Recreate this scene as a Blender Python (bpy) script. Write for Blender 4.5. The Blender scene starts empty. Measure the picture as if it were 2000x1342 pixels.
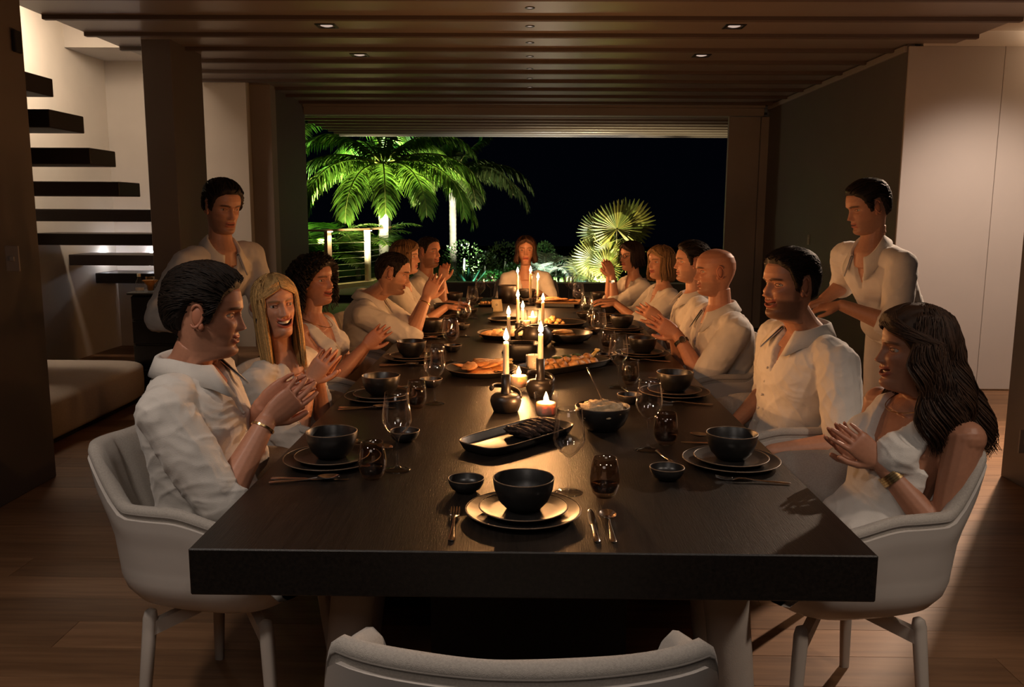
import bpy, bmesh, math, random
import numpy as np
from mathutils import Vector, Matrix, noise as mnoise

SC = bpy.context.scene
COL = SC.collection
PI = math.pi
rng = random.Random(7)

# ------------------------------------------------------------------ camera, world, light, exposure
F_PX, PITCH, YAW, ROLL = 1675.05, 0.1515, 0.0130, 0.0053
CAM = np.array([-0.0206, -1.7723, 1.489])
def cam_axes():
    f = np.array([-math.sin(YAW)*math.cos(PITCH), math.cos(YAW)*math.cos(PITCH), -math.sin(PITCH)])
    rt = np.array([math.cos(YAW), math.sin(YAW), 0.0]); up = np.cross(rt, f)
    return (math.cos(ROLL)*rt+math.sin(ROLL)*up, -math.sin(ROLL)*rt+math.cos(ROLL)*up, f)
RT, UP, FW = cam_axes()
def ray(px, py):
    return FW + RT*(px-1000-1.27)/F_PX - UP*(py-671+0.2)/F_PX
def at_Y(px, py, Y):
    """World point seen at a pixel of the photograph, at depth Y in the room."""
    d = ray(px, py); return CAM + d*(Y-CAM[1])/d[1]
def at_Z(px, py, z):
    d = ray(px, py); return CAM + d*(z-CAM[2])/d[2]

cam_data = bpy.data.cameras.new('camera')
cam = bpy.data.objects.new('camera', cam_data); COL.objects.link(cam)
M = Matrix(((RT[0], UP[0], -FW[0], CAM[0]), (RT[1], UP[1], -FW[1], CAM[1]), (RT[2], UP[2], -FW[2], CAM[2]), (0, 0, 0, 1)))
cam.matrix_world = M
cam_data.sensor_width = 36.0; cam_data.sensor_fit = 'HORIZONTAL'
cam_data.lens = 36.0*F_PX/2000.0
cam_data.shift_x = -1.27/2000.0
cam_data.clip_start = 0.05; cam_data.clip_end = 200
SC.camera = cam

SC.view_settings.view_transform = 'Standard'
SC.view_settings.look = 'None'
SC.view_settings.gamma = 1.0
SC.view_settings.use_curve_mapping = False
SC.view_settings.exposure = 0.0
SC.cycles.use_denoising = True
SC.cycles.max_bounces = 12
SC.cycles.transmission_bounces = 10
SC.cycles.transparent_max_bounces = 24
SC.cycles.caustics_reflective = False
SC.cycles.caustics_refractive = False
SC.cycles.sample_clamp_indirect = 3.0
SC.cycles.sample_clamp_direct = 0.0

world = bpy.data.worlds.new('night_sky'); SC.world = world
world.use_nodes = True
wn = world.node_tree.nodes; wn.clear()
wo = wn.new('ShaderNodeOutputWorld'); wb = wn.new('ShaderNodeBackground')
wb.inputs[0].default_value = (0.25, 0.4, 1.0, 1); wb.inputs[1].default_value = 0.0016
world.node_tree.links.new(wb.outputs[0], wo.inputs[0])

def light(name, kind, loc, energy, color, size=0.1, target=None, spot=1.0, blend=0.5, size_y=None):
    d = bpy.data.lights.new(name, kind); d.energy = energy; d.color = color
    if kind == 'AREA':
        d.size = size
        if size_y: d.shape = 'RECTANGLE'; d.size_y = size_y
    else:
        d.shadow_soft_size = size
    if kind == 'SPOT': d.spot_size = spot; d.spot_blend = blend
    o = bpy.data.objects.new(name, d); COL.objects.link(o); o.location = loc
    if target is not None:
        o.rotation_euler = (Vector(target)-Vector(loc)).to_track_quat('-Z', 'Y').to_euler()
    return o
WARM = (1.0, 0.44, 0.15); SOFT = (1.0, 0.72, 0.50)
# lamps of the living room behind the photographer
light('living_room_light', 'AREA', (-0.6, -2.6, 2.8), 12, (1.0, 0.84, 0.72), 1.2, (-0.4, 0.6, 0.6))
light('ceiling_lamp', 'SPOT', (-1.5, -0.7, 2.8), 75, (1.0, 0.84, 0.72), 0.12, (-0.95, 0.3, 0.5), 1.5, 0.9)
light('ceiling_lamp_near', 'SPOT', (0.5, -1.1, 2.8), 42, (1.0, 0.84, 0.72), 0.12, (0.1, -0.3, 0.5), 1.3, 0.9)
light('ceiling_lamp_right', 'SPOT', (2.1, -0.9, 2.8), 85, (1.0, 0.80, 0.64), 0.10, (1.15, 0.45, 0.6), 0.75, 0.7)
# hall ceiling lamps beyond the right-hand pillar
light('hall_light', 'SPOT', (3.72, 4.45, 2.8), 800, (1.0, 0.72, 0.52), 0.05, (2.6, 2.2, 0.0), 1.6, 0.9)
light('hall_wall_light', 'SPOT', (3.75, 3.7, 2.8), 210, (1.0, 0.78, 0.64), 0.10, (3.75, 5.5, 0.95), 1.25, 0.9)
light('kitchen_light', 'AREA', (4.9, 7.2, 2.7), 60, (1.0, 0.66, 0.40), 1.0, (4.9, 7.2, 0))
light('hall_cove_light', 'AREA', (4.6, 5.2, 2.95), 30, (1.0, 0.72, 0.5), 0.7, (4.6, 5.6, 4.0))
# stairwell
light('stair_cove_light', 'AREA', (-4.05, 5.7, 3.46), 115, (1.0, 0.76, 0.55), 0.3, (-4.6, 5.7, 1.7), size_y=2.6)
light('stair_step_light', 'POINT', tuple(at_Y(297, 493, 7.56)), 1.6, (0.92, 0.92, 1.0), 0.015)
light('stair_side_light', 'POINT', tuple(at_Y(212, 498, 7.36)), 1.6, (0.92, 0.92, 1.0), 0.02)

# ------------------------------------------------------------------ materials
def new_mat(name):
    m = bpy.data.materials.new(name); m.use_nodes = True
    nt = m.node_tree; nt.nodes.clear()
    out = nt.nodes.new('ShaderNodeOutputMaterial'); p = nt.nodes.new('ShaderNodeBsdfPrincipled')
    nt.links.new(p.outputs[0], out.inputs[0])
    return m, nt, p, out
def coords(nt, scale=(1, 1, 1), kind='Object', rot=(0, 0, 0)):
    tc = nt.nodes.new('ShaderNodeTexCoord'); mp = nt.nodes.new('ShaderNodeMapping')
    mp.inputs['Scale'].default_value = scale; mp.inputs['Rotation'].default_value = rot
    nt.links.new(tc.outputs[kind], mp.inputs[0]); return mp.outputs[0]
def noise_tex(nt, vec, scale, detail=3, rough=0.5):
    n = nt.nodes.new('ShaderNodeTexNoise'); n.inputs['Scale'].default_value = scale
    n.inputs['Detail'].default_value = detail; n.inputs['Roughness'].default_value = rough
    if vec is not None: nt.links.new(vec, n.inputs['Vector'])
    return n.outputs['Fac']
def ramp(nt, fac, stops):
    r = nt.nodes.new('ShaderNodeValToRGB')
    while len(r.color_ramp.elements) < len(stops): r.color_ramp.elements.new(0.5)
    for e, (p, c) in zip(r.color_ramp.elements, stops): e.position = p; e.color = (*c, 1)
    nt.links.new(fac, r.inputs[0]); return r.outputs[0]
def bump(nt, p, fac, strength, dist=0.002):
    b = nt.nodes.new('ShaderNodeBump'); b.inputs['Strength'].default_value = strength
    b.inputs['Distance'].default_value = dist
    nt.links.new(fac, b.inputs['Height']); nt.links.new(b.outputs[0], p.inputs['Normal'])
def sc3(c, k): return tuple(min(1, v*k) for v in c)
def mat(name, col, rough=0.5, metal=0.0, var=0.12, scale=12, bmp=0.0, bscale=200, stretch=(1, 1, 1), spec=0.5, bdist=0.002, coat=0.0, sheen=0.0):
    m, nt, p, out = new_mat(name)
    v = coords(nt, stretch)
    f = noise_tex(nt, v, scale, 4)
    c = ramp(nt, f, [(0.25, sc3(col, 1-var)), (0.75, sc3(col, 1+var))])
    nt.links.new(c, p.inputs['Base Color'])
    p.inputs['Roughness'].default_value = rough; p.inputs['Metallic'].default_value = metal
    p.inputs['Specular IOR Level'].default_value = spec
    if coat: p.inputs['Coat Weight'].default_value = coat; p.inputs['Coat Roughness'].default_value = 0.15
    if sheen: p.inputs['Sheen Weight'].default_value = sheen
    if bmp:
        bump(nt, p, noise_tex(nt, v, bscale, 3), bmp, bdist)
    return m
def emis(name, col, strength):
    m, nt, p, out = new_mat(name)
    e = nt.nodes.new('ShaderNodeEmission'); e.inputs[0].default_value = (*col, 1); e.inputs[1].default_value = strength
    nt.links.new(e.outputs[0], out.inputs[0]); return m
def flame_mat(name, col, strength):
    # a flame lets light pass: emission added to a clear surface
    m, nt, p, out = new_mat(name)
    e = nt.nodes.new('ShaderNodeEmission'); e.inputs[0].default_value = (*col, 1); e.inputs[1].default_value = strength
    t = nt.nodes.new('ShaderNodeBsdfTransparent'); a = nt.nodes.new('ShaderNodeAddShader')
    nt.links.new(e.outputs[0], a.inputs[0]); nt.links.new(t.outputs[0], a.inputs[1]); nt.links.new(a.outputs[0], out.inputs[0]); return m
def thin_glass(name, tint, rough=0.01, edge=0.85):
    """thin-walled glass: clear face-on, mirror-like towards the rim"""
    m, nt, p, out = new_mat(name)
    tr = nt.nodes.new('ShaderNodeBsdfTransparent'); tr.inputs[0].default_value = (*tint, 1)
    gl = nt.nodes.new('ShaderNodeBsdfGlossy'); gl.inputs['Roughness'].default_value = rough
    fr = nt.nodes.new('ShaderNodeLayerWeight'); fr.inputs[0].default_value = 0.5
    pw = nt.nodes.new('ShaderNodeMath'); pw.operation = 'POWER'; pw.inputs[1].default_value = 4.0
    mul = nt.nodes.new('ShaderNodeMath'); mul.operation = 'MULTIPLY_ADD'; mul.inputs[1].default_value = edge; mul.inputs[2].default_value = 0.07; mul.use_clamp = True
    mx = nt.nodes.new('ShaderNodeMixShader')
    nt.links.new(fr.outputs['Facing'], pw.inputs[0]); nt.links.new(pw.outputs[0], mul.inputs[0]); nt.links.new(mul.outputs[0], mx.inputs[0])
    nt.links.new(tr.outputs[0], mx.inputs[1]); nt.links.new(gl.outputs[0], mx.inputs[2])
    nt.links.new(mx.outputs[0], out.inputs[0]); return m
def vcol_mat(name, rough=0.5, spec=0.5, var=0.08, scale=60, bmp=0.0, bscale=300, sheen=0.0, sss=0.0, aniso=0.0, bdist=0.001):
    m, nt, p, out = new_mat(name)
    a = nt.nodes.new('ShaderNodeAttribute'); a.attribute_name = 'Col'
    f = noise_tex(nt, coords(nt), scale, 3)
    mx = nt.nodes.new('ShaderNodeMix'); mx.data_type = 'RGBA'; mx.blend_type = 'MULTIPLY'; mx.inputs[0].default_value = 1.0
    r = ramp(nt, f, [(0.3, (1-var,)*3), (0.7, (1, 1, 1))])
    nt.links.new(a.outputs['Color'], mx.inputs[6]); nt.links.new(r, mx.inputs[7])
    nt.links.new(mx.outputs[2], p.inputs['Base Color'])
    p.inputs['Roughness'].default_value = rough; p.inputs['Specular IOR Level'].default_value = spec
    if sss:
        p.inputs['Subsurface Weight'].default_value = sss; p.inputs['Subsurface Radius'].default_value = (1, .35, .2); p.inputs['Subsurface Scale'].default_value = 0.006
    if sheen: p.inputs['Sheen Weight'].default_value = sheen
    if bmp: bump(nt, p, noise_tex(nt, coords(nt), bscale, 2), bmp, bdist)
    return m

def wood_mat(name, c0, c1, rough, stretch, gscale=9, bmp=0.25, spec=0.5):
    m, nt, p, out = new_mat(name)
    v = coords(nt, stretch)
    oi = nt.nodes.new('ShaderNodeObjectInfo')
    ad = nt.nodes.new('ShaderNodeVectorMath'); ad.operation = 'ADD'
    ml = nt.nodes.new('ShaderNodeVectorMath'); ml.operation = 'SCALE'; ml.inputs['Scale'].default_value = 40
    cb = nt.nodes.new('ShaderNodeCombineXYZ')
    for i in range(3): nt.links.new(oi.outputs['Random'], cb.inputs[i])
    nt.links.new(cb.outputs[0], ml.inputs[0]); nt.links.new(v, ad.inputs[0]); nt.links.new(ml.outputs[0], ad.inputs[1])
    f = noise_tex(nt, ad.outputs[0], gscale, 6, 0.6)
    c = ramp(nt, f, [(0.28, c0), (0.72, c1)])
    hs = nt.nodes.new('ShaderNodeHueSaturation')
    mr = nt.nodes.new('ShaderNodeMapRange'); mr.inputs[3].default_value = 0.78; mr.inputs[4].default_value = 1.22
    nt.links.new(oi.outputs['Random'], mr.inputs[0]); nt.links.new(mr.outputs[0], hs.inputs['Value'])
    nt.links.new(c, hs.inputs['Color']); nt.links.new(hs.outputs[0], p.inputs['Base Color'])
    p.inputs['Roughness'].default_value = rough; p.inputs['Specular IOR Level'].default_value = spec
    f2 = noise_tex(nt, ad.outputs[0], gscale*5, 3, 0.6)
    bump(nt, p, f2, bmp, 0.001)
    return m

MT = dict(
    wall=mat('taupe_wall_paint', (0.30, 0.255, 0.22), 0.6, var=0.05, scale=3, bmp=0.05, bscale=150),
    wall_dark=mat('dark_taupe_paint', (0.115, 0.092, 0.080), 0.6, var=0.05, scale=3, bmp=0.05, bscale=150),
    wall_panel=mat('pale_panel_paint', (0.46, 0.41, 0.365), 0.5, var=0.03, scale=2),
    plaster=mat('cream_plaster', (0.70, 0.65, 0.57), 0.8, var=0.06, scale=2.5, bmp=0.1, bscale=60),
    plaster_dim=mat('grey_plaster', (0.55, 0.51, 0.46), 0.8, var=0.05, scale=2.5),
    ceiling=mat('satin_ceiling_paint', (0.225, 0.185, 0.162), 0.33, var=0.04, scale=2, bmp=0.05, bscale=5, bdist=0.01),
    ceiling_shade=mat('ceiling_paint_shaded', (0.10, 0.07, 0.055), 0.6, var=0.04),  # ceiling paint darkened: the battens' shade is put into the colour
    floor=wood_mat('oak_floorboard', (0.17, 0.088, 0.044), (0.30, 0.165, 0.085), 0.45, (0.6, 9, 9), 3.5, 0.15, 0.25),
    subfloor=mat('floor_gap', (0.035, 0.018, 0.01), 0.8),
    tread=mat('dark_wenge_tread', (0.022, 0.014, 0.013), 0.45, var=0.2, stretch=(1, 8, 8)),
    table=wood_mat('black_oak', (0.005, 0.004, 0.0034), (0.013, 0.010, 0.008), 0.36, (22, 0.9, 22), 5, 0.6, 0.28),
    shell=mat('white_chair_shell', (0.56, 0.52, 0.48), 0.42, var=0.02),
    fabric=mat('grey_woven_fabric', (0.40, 0.365, 0.325), 0.9, var=0.14, scale=260, bmp=0.5, bscale=700, sheen=0.2),
    seam=mat('fabric_piping', (0.26, 0.235, 0.21), 0.9, var=0.1, scale=200),
    legmat=mat('lacquered_chair_leg', (0.50, 0.45, 0.40), 0.5, var=0.04),
    ceramic=mat('black_stoneware', (0.012, 0.011, 0.0105), 0.34, var=0.25, scale=40, bmp=0.12, bscale=60, spec=0.5),
    rim=mat('worn_stoneware_rim', (0.14, 0.09, 0.055), 0.4, var=0.3, scale=60),
    iron=mat('dark_bronze_ceramic', (0.016, 0.012, 0.0095), 0.38, var=0.3, scale=30, bmp=0.1, bscale=90),
    steel=mat('polished_steel', (0.72, 0.68, 0.64), 0.16, 1.0, var=0.04, scale=30),
    glass=thin_glass('clear_glass', (0.985, 0.985, 0.985), 0.01, 0.95),
    smoke=thin_glass('smoky_glass', (0.80, 0.73, 0.68), 0.01, 0.8),
    wine=thin_glass('smoky_glass_base', (0.42, 0.34, 0.29), 0.01, 0.6),
    flame=flame_mat('candle_flame', (1.0, 0.56, 0.20), 40),
    glow=emis('votive_flame', (1.0, 0.55, 0.20), 22),
    lens=emis('step_light_lens', (0.9, 0.92, 1.0), 60),
    spot_lens=emis('downlight_lens', (1.0, 0.74, 0.6), 0.55),
    post_lens=emis('post_lamp', (1.0, 0.75, 0.42), 14),
    black=mat('black_metal', (0.012, 0.011, 0.010), 0.4),
    switch=mat('switch_plastic', (0.30, 0.235, 0.19), 0.5, var=0.02),
    cabinet=mat('black_lacquer', (0.008, 0.007, 0.007), 0.35),
    ottoman=mat('oatmeal_upholstery', (0.46, 0.40, 0.34), 0.9, var=0.1, scale=120, bmp=0.4, bscale=400),
)
def wax_mat(name, strength):
    m, nt, p, out = new_mat(name)
    p.inputs['Base Color'].default_value = (0.86, 0.74, 0.56, 1); p.inputs['Roughness'].default_value = 0.45
    p.inputs['Subsurface Weight'].default_value = 0.35; p.inputs['Subsurface Radius'].default_value = (1, .7, .45)
    p.inputs['Subsurface Scale'].default_value = 0.03
    f = noise_tex(nt, coords(nt), 40, 2); bump(nt, p, f, 0.1, 0.001)
    return m
MT['wax'] = wax_mat('ivory_wax', 0)

# ------------------------------------------------------------------ mesh helpers
class MB:
    """Collects shapes and links them as one mesh object."""
    def __init__(s): s.v = []; s.f = []; s.m = []; s.c = []
    def add(s, V, F, mi=0, col=None):
        b = len(s.v); s.v.extend([tuple(map(float, p)) for p in V]); s.f.extend([tuple(b+i for i in q) for q in F]); s.m.extend([mi]*len(F))
        if col is not None or s.c:
            while len(s.c) < b: s.c.append((1, 1, 1))
            if col is None: s.c.extend([(1, 1, 1)]*len(V))
            elif np.ndim(col) == 1: s.c.extend([tuple(col)]*len(V))
            else: s.c.extend([tuple(c) for c in col])
        return s
    def box(s, a, b, mi=0, mat4=None, bev=0.0):
        x0, y0, z0 = a; x1, y1, z1 = b
        if bev > 0:
            e = min(bev, abs(x1-x0)*.45, abs(y1-y0)*.45, abs(z1-z0)*.45)
            V = []
            for sx in (0, 1):
                for sy in (0, 1):
                    for sz in (0, 1):
                        X = (x0, x1)[sx]; Y = (y0, y1)[sy]; Z = (z0, z1)[sz]
                        dx = e if sx == 0 else -e; dy = e if sy == 0 else -e; dz = e if sz == 0 else -e
                        V += [(X, Y+dy, Z+dz), (X+dx, Y, Z+dz), (X+dx, Y+dy, Z)]
            def i(sx, sy, sz, k): return (sx*4+sy*2+sz)*3+k
            F = [[i(0, 0, 0, 0), i(0, 0, 1, 0), i(0, 1, 1, 0), i(0, 1, 0, 0)], [i(1, 0, 0, 0), i(1, 1, 0, 0), i(1, 1, 1, 0), i(1, 0, 1, 0)],
                 [i(0, 0, 0, 1), i(1, 0, 0, 1), i(1, 0, 1, 1), i(0, 0, 1, 1)], [i(0, 1, 0, 1), i(0, 1, 1, 1), i(1, 1, 1, 1), i(1, 1, 0, 1)],
                 [i(0, 0, 0, 2), i(0, 1, 0, 2), i(1, 1, 0, 2), i(1, 0, 0, 2)], [i(0, 0, 1, 2), i(1, 0, 1, 2), i(1, 1, 1, 2), i(0, 1, 1, 2)]]
            for p in (0, 1):
                for q in (0, 1):
                    F.append([i(p, q, 0, 0), i(p, q, 1, 0), i(p, q, 1, 1), i(p, q, 0, 1)])
                    F.append([i(p, 0, q, 0), i(p, 1, q, 0), i(p, 1, q, 2), i(p, 0, q, 2)])
                    F.append([i(0, p, q, 1), i(1, p, q, 1), i(1, p, q, 2), i(0, p, q, 2)])
                    F += [[i(p, q, r, 0), i(p, q, r, 1), i(p, q, r, 2)] for r in (0, 1)]
        else:
            V = [(x, y, z) for x in (x0, x1) for y in (y0, y1) for z in (z0, z1)]
            F = [[0, 1, 3, 2], [4, 6, 7, 5], [0, 4, 5, 1], [2, 3, 7, 6], [0, 2, 6, 4], [1, 5, 7, 3]]
        if mat4 is not None: V = [mat4 @ Vector(p) for p in V]
        return s.add(V, F, mi)
    def grid(s, P, closed_u=False, closed_v=False, mi=0, col=None, cap0=False, cap1=False):
        """P[nv][nu][3] -> quads"""
        P = np.asarray(P); nv, nu = P.shape[:2]
        F = []
        for j in range(nv if closed_v else nv-1):
            j2 = (j+1) % nv
            for i in range(nu if closed_u else nu-1):
                i2 = (i+1) % nu
                F.append([j*nu+i, j*nu+i2, j2*nu+i2, j2*nu+i])
        if cap0: F.append(list(range(nu))[::-1])
        if cap1: F.append([(nv-1)*nu+i for i in range(nu)])
        return s.add(P.reshape(-1, 3), F, mi, None if col is None else np.asarray(col).reshape(-1, 3) if np.ndim(col) > 1 else col)
    def lathe(s, prof, n=32, c=(0, 0, 0), mi=0, sx=1, sy=1, rot=0.0, cap0=False, cap1=False):
        a = np.linspace(0, 2*PI, n, endpoint=False)
        P = np.array([[(r*math.cos(t)*sx, r*math.sin(t)*sy, z) for t in a] for r, z in prof])
        if rot:
            R = np.array([[math.cos(rot), -math.sin(rot)], [math.sin(rot), math.cos(rot)]]); P[..., :2] = P[..., :2] @ R.T
        return s.grid(P+np.array(c), True, False, mi, cap0=cap0, cap1=cap1)
    def tube(s, pts, rad, n=10, mi=0, caps=True, up=None, flat=1.0, col=None, round_caps=False):
        pts = np.asarray(pts, float); k = len(pts)
        rad = np.full(k, rad) if np.isscalar(rad) else np.asarray(rad, float)
        T = np.gradient(pts, axis=0) if k > 2 else np.repeat((pts[1]-pts[0])[None], 2, 0)
        T /= np.linalg.norm(T, axis=1)[:, None]+1e-12
        u0 = np.array(up, float) if up is not None else (np.array([0, 0, 1.0]) if abs(T[0][2]) < 0.9 else np.array([1.0, 0, 0]))
        if round_caps:
            th = np.array([0.98, 0.75, 0.4]); 
            a = [pts[0]-T[0]*rad[0]*math.sin(t*PI/2) for t in th]; ra = [rad[0]*math.cos(t*PI/2) for t in th]
            b = [pts[-1]+T[-1]*rad[-1]*math.sin(t*PI/2) for t in th[::-1]]; rb = [rad[-1]*math.cos(t*PI/2) for t in th[::-1]]
            pts = np.vstack([a, pts, b]); rad = np.concatenate([ra, rad, rb])
            T = np.vstack([[T[0]]*3, T, [T[-1]]*3]); k = len(pts)
        ang = np.linspace(0, 2*PI, n, endpoint=False)
        P = np.zeros((k, n, 3)); u = u0
        for i in range(k):
            u = u-T[i]*(u@T[i]); nu = np.linalg.norm(u)
            if nu < 1e-6: u = np.cross(T[i], [1, 0, 0.3]); nu = np.linalg.norm(u)
            u = u/nu; w = np.cross(T[i], u)
            P[i] = pts[i]+rad[i]*(np.cos(ang)[:, None]*u*flat+np.sin(ang)[:, None]*w)
        return s.grid(P, True, False, mi, cap0=caps, cap1=caps, col=col)
    def ellipsoid(s, c, r, n=16, m=10, mi=0, R=None, col=None):
        t = np.linspace(-PI/2+.02, PI/2-.02, m); a = np.linspace(0, 2*PI, n, endpoint=False)
        P = np.array([[(math.cos(q)*math.cos(p)*r[0], math.cos(q)*math.sin(p)*r[1], math.sin(q)*r[2]) for p in a] for q in t])
        if R is not None: P = P @ np.asarray(R).T
        return s.grid(P+np.array(c), True, False, mi, cap0=True, cap1=True, col=col)
    def mesh(s, name, mats, smooth=True):
        me = bpy.data.meshes.new(name); me.from_pydata(s.v, [], s.f)
        for m in (mats if isinstance(mats, (list, tuple)) else [mats]): me.materials.append(m)
        if any(s.m): me.polygons.foreach_set('material_index', np.array(s.m, dtype=np.int32))
        if s.c:
            at = me.color_attributes.new('Col', 'FLOAT_COLOR', 'POINT')
            c = np.ones((len(s.v), 4), dtype=np.float32); c[:, :3] = np.array(s.c); at.data.foreach_set('color', c.ravel())
        if smooth is True: me.polygons.foreach_set('use_smooth', np.ones(len(s.f), dtype=bool))
        elif smooth: me.polygons.foreach_set('use_smooth', np.ones(len(s.f), dtype=bool)); me.set_sharp_from_angle(angle=math.radians(smooth))
        me.update(); return me
    def build(s, name, mats, parent=None, smooth=40, loc=None):
        return link(name, s.mesh(name, mats, smooth), parent, loc)
def link(name, me, parent=None, loc=None):
    o = bpy.data.objects.new(name, me); COL.objects.link(o)
    if parent is not None: o.parent = parent
    if loc is not None: o.location = loc
    return o
def tag(o, label=None, cat=None, group=None, kind=None):
    if label: o['label'] = label
    if cat: o['category'] = cat
    if group: o['group'] = group
    if kind: o['kind'] = kind
    return o
def thing(name, label, cat, loc=(0, 0, 0), rz=0.0, group=None):
    o = bpy.data.objects.new(name, None); COL.objects.link(o); o.empty_display_size = 0.05
    o.location = loc; o.rotation_euler = (0, 0, rz)
    return tag(o, label, cat, group)
KIDS = {}
def copy_tree(o, loc=None, rz=None, label=None, parent=None):
    c = o.copy(); COL.objects.link(c)
    if parent is not None: c.parent = parent
    if loc is not None: c.location = loc
    if rz is not None: c.rotation_euler = (0, 0, rz)
    if label: c['label'] = label
    for ch in list(o.children): copy_tree(ch, parent=c)
    return c
def struct(name, mb, m, parent=None, smooth=False):
    o = mb.build(name, m, parent, smooth)
    if parent is None: o['kind'] = 'structure'
    return o
def sstep(a, b, x):
    t = np.clip((np.asarray(x, float)-a)/(b-a), 0, 1); return t*t*(3-2*t)
# ------------------------------------------------------------------ the room
ZC = 2.86
floor_o = struct('floor', MB().box((-6.5, -4.5, -0.06), (7.0, 10.6, -0.004)), MT['subfloor'])
# floorboards run across the room
W_B = 0.19; meshes = {}
def board_mesh(L):
    k = round(L, 2)
    if k not in meshes:
        meshes[k] = MB().box((0, 0, -0.022), (k-0.0015, W_B-0.0015, 0.0), bev=0.0005).mesh('floorboard', MT['floor'], False)
    return meshes[k]
nb = 0
for j in range(48):
    y = -0.55+j*W_B
    if y < 3.1: segs = [(-3.2, 5.2)]
    elif y < 6.0: segs = [(-5.2, -1.2), (1.0, 6.4)]
    else: segs = [(-4.6, -2.9), (3.0, 6.6)]
    for (a, b) in segs:
        x = a-(j*0.83 % 2.0)
        while x < b:
            L = 2.2
            if not (-1.0 < x and x+L < 1.0 and y > 0.6) and nb < 300:
                o = link('floorboard', board_mesh(L), floor_o); o.location = (x, y, 0); nb += 1
            x += L
# ceiling: stepped boards with a gap between, one object each
ceil_o = struct('ceiling', MB().box((-3.3, -1.2, ZC+0.09), (3.3, 9.75, ZC+0.16)), MT['ceiling_shade'])
step = 0.59; y_first = (3.39+1.77)*1.234-1.77
me_board = MB().box((-3.46, 0.0, 0.0), (3.46, step-0.004, 0.055), bev=0.003).mesh('ceiling_board', MT['ceiling'], False)
me_bat = MB().box((-3.46, -0.05, -0.030), (3.46, 0.0, 0.02), bev=0.003).mesh('ceiling_batten', MT['ceiling_shade'], False)
k = -8
while y_first+k*step < 9.5:
    o = link('ceiling_board', me_board, ceil_o); o.location = (0, y_first+k*step, ZC)
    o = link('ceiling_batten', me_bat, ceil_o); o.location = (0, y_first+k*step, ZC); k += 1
# terrace ceiling
tc = struct('trim_1', MB().box((-3.3, 9.9, ZC+0.09), (4.5, 13.95, ZC+0.3)), MT['ceiling_shade'])
mt2 = MB().box((-3.35, 0.0, 0), (4.6, 0.40, 0.05), bev=0.004).mesh('ceiling_board', MT['ceiling'], False)
mt3 = MB().box((-3.35, 0.40, -0.035), (4.6, 0.445, 0.04), bev=0.004).mesh('ceiling_batten', MT['ceiling'], False)
for i in range(9):
    o = link('ceiling_board', mt2, tc); o.location = (0, 9.95+i*0.445, ZC)
    o = link('ceiling_batten', mt3, tc); o.location = (0, 9.95+i*0.445, ZC)

# near pillars either side of the dining room
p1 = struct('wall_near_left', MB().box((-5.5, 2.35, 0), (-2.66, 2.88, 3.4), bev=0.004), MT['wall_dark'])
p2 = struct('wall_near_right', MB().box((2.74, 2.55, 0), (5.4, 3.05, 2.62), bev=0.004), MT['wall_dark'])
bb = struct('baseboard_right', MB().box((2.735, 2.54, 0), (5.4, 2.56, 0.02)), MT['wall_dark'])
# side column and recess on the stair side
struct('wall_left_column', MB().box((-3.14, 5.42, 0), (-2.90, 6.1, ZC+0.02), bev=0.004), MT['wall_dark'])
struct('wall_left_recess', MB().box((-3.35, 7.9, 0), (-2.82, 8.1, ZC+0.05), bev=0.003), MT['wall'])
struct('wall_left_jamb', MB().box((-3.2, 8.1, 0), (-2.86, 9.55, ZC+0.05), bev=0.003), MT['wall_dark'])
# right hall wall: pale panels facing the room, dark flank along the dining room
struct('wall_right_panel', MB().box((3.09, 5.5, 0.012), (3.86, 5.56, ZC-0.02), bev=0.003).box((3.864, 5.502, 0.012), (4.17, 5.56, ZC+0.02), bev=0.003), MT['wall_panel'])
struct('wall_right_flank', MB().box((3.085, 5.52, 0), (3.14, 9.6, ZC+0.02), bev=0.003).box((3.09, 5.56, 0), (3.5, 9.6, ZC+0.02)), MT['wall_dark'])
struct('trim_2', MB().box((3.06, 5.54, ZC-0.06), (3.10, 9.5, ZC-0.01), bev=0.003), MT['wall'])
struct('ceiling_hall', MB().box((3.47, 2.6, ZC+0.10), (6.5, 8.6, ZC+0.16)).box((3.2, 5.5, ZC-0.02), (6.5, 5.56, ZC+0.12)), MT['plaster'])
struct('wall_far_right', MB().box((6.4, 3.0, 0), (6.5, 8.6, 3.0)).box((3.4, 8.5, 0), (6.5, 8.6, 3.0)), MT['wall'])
# opening to the terrace: header, left frame, stacked sliding panels
hd = struct('trim_3', MB().box((-2.98, 9.5, 2.72), (3.02, 9.72, 2.82), bev=0.004).box((-2.98, 9.46, 2.815), (3.02, 9.72, ZC+0.1), bev=0.004), MT['wall'])
struct('trim_4', MB().box((-3.02, 9.48, 0), (-2.9, 9.7, 2.74), bev=0.004), MT['wall'])
fr = thing('sliding_door', 'tall taupe sliding door panels stacked beside the dark terrace opening', 'door', (2.58, 9.5, 0))
MB().box((0, 0, 0), (0.40, 0.07, 2.71), bev=0.004).build('door_panel', MT['wall'], fr, False)
MB().box((0.406, -0.01, 0), (0.53, 0.07, 2.71), bev=0.004).build('door_panel', MT['wall'], fr, False)
sw = thing('wall_switch', 'small slim wall switch on the dark wall beside the terrace opening', 'switch', tuple(at_Y(1561, 468, 5.5+2.2)))
sw.location.x = 3.083
MB().box((-0.006, -0.035, -0.055), (0.0, 0.035, 0.055), bev=0.003).build('switch_plate', MT['switch'], sw, False)
for i in (-1, 0, 1): MB().box((-0.009, -0.012, i*0.03-0.006), (-0.005, 0.012, i*0.03+0.006), bev=0.001).build('button', MT['wall'], sw, False)
c = at_Y(26, 505, 2.35)
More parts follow.
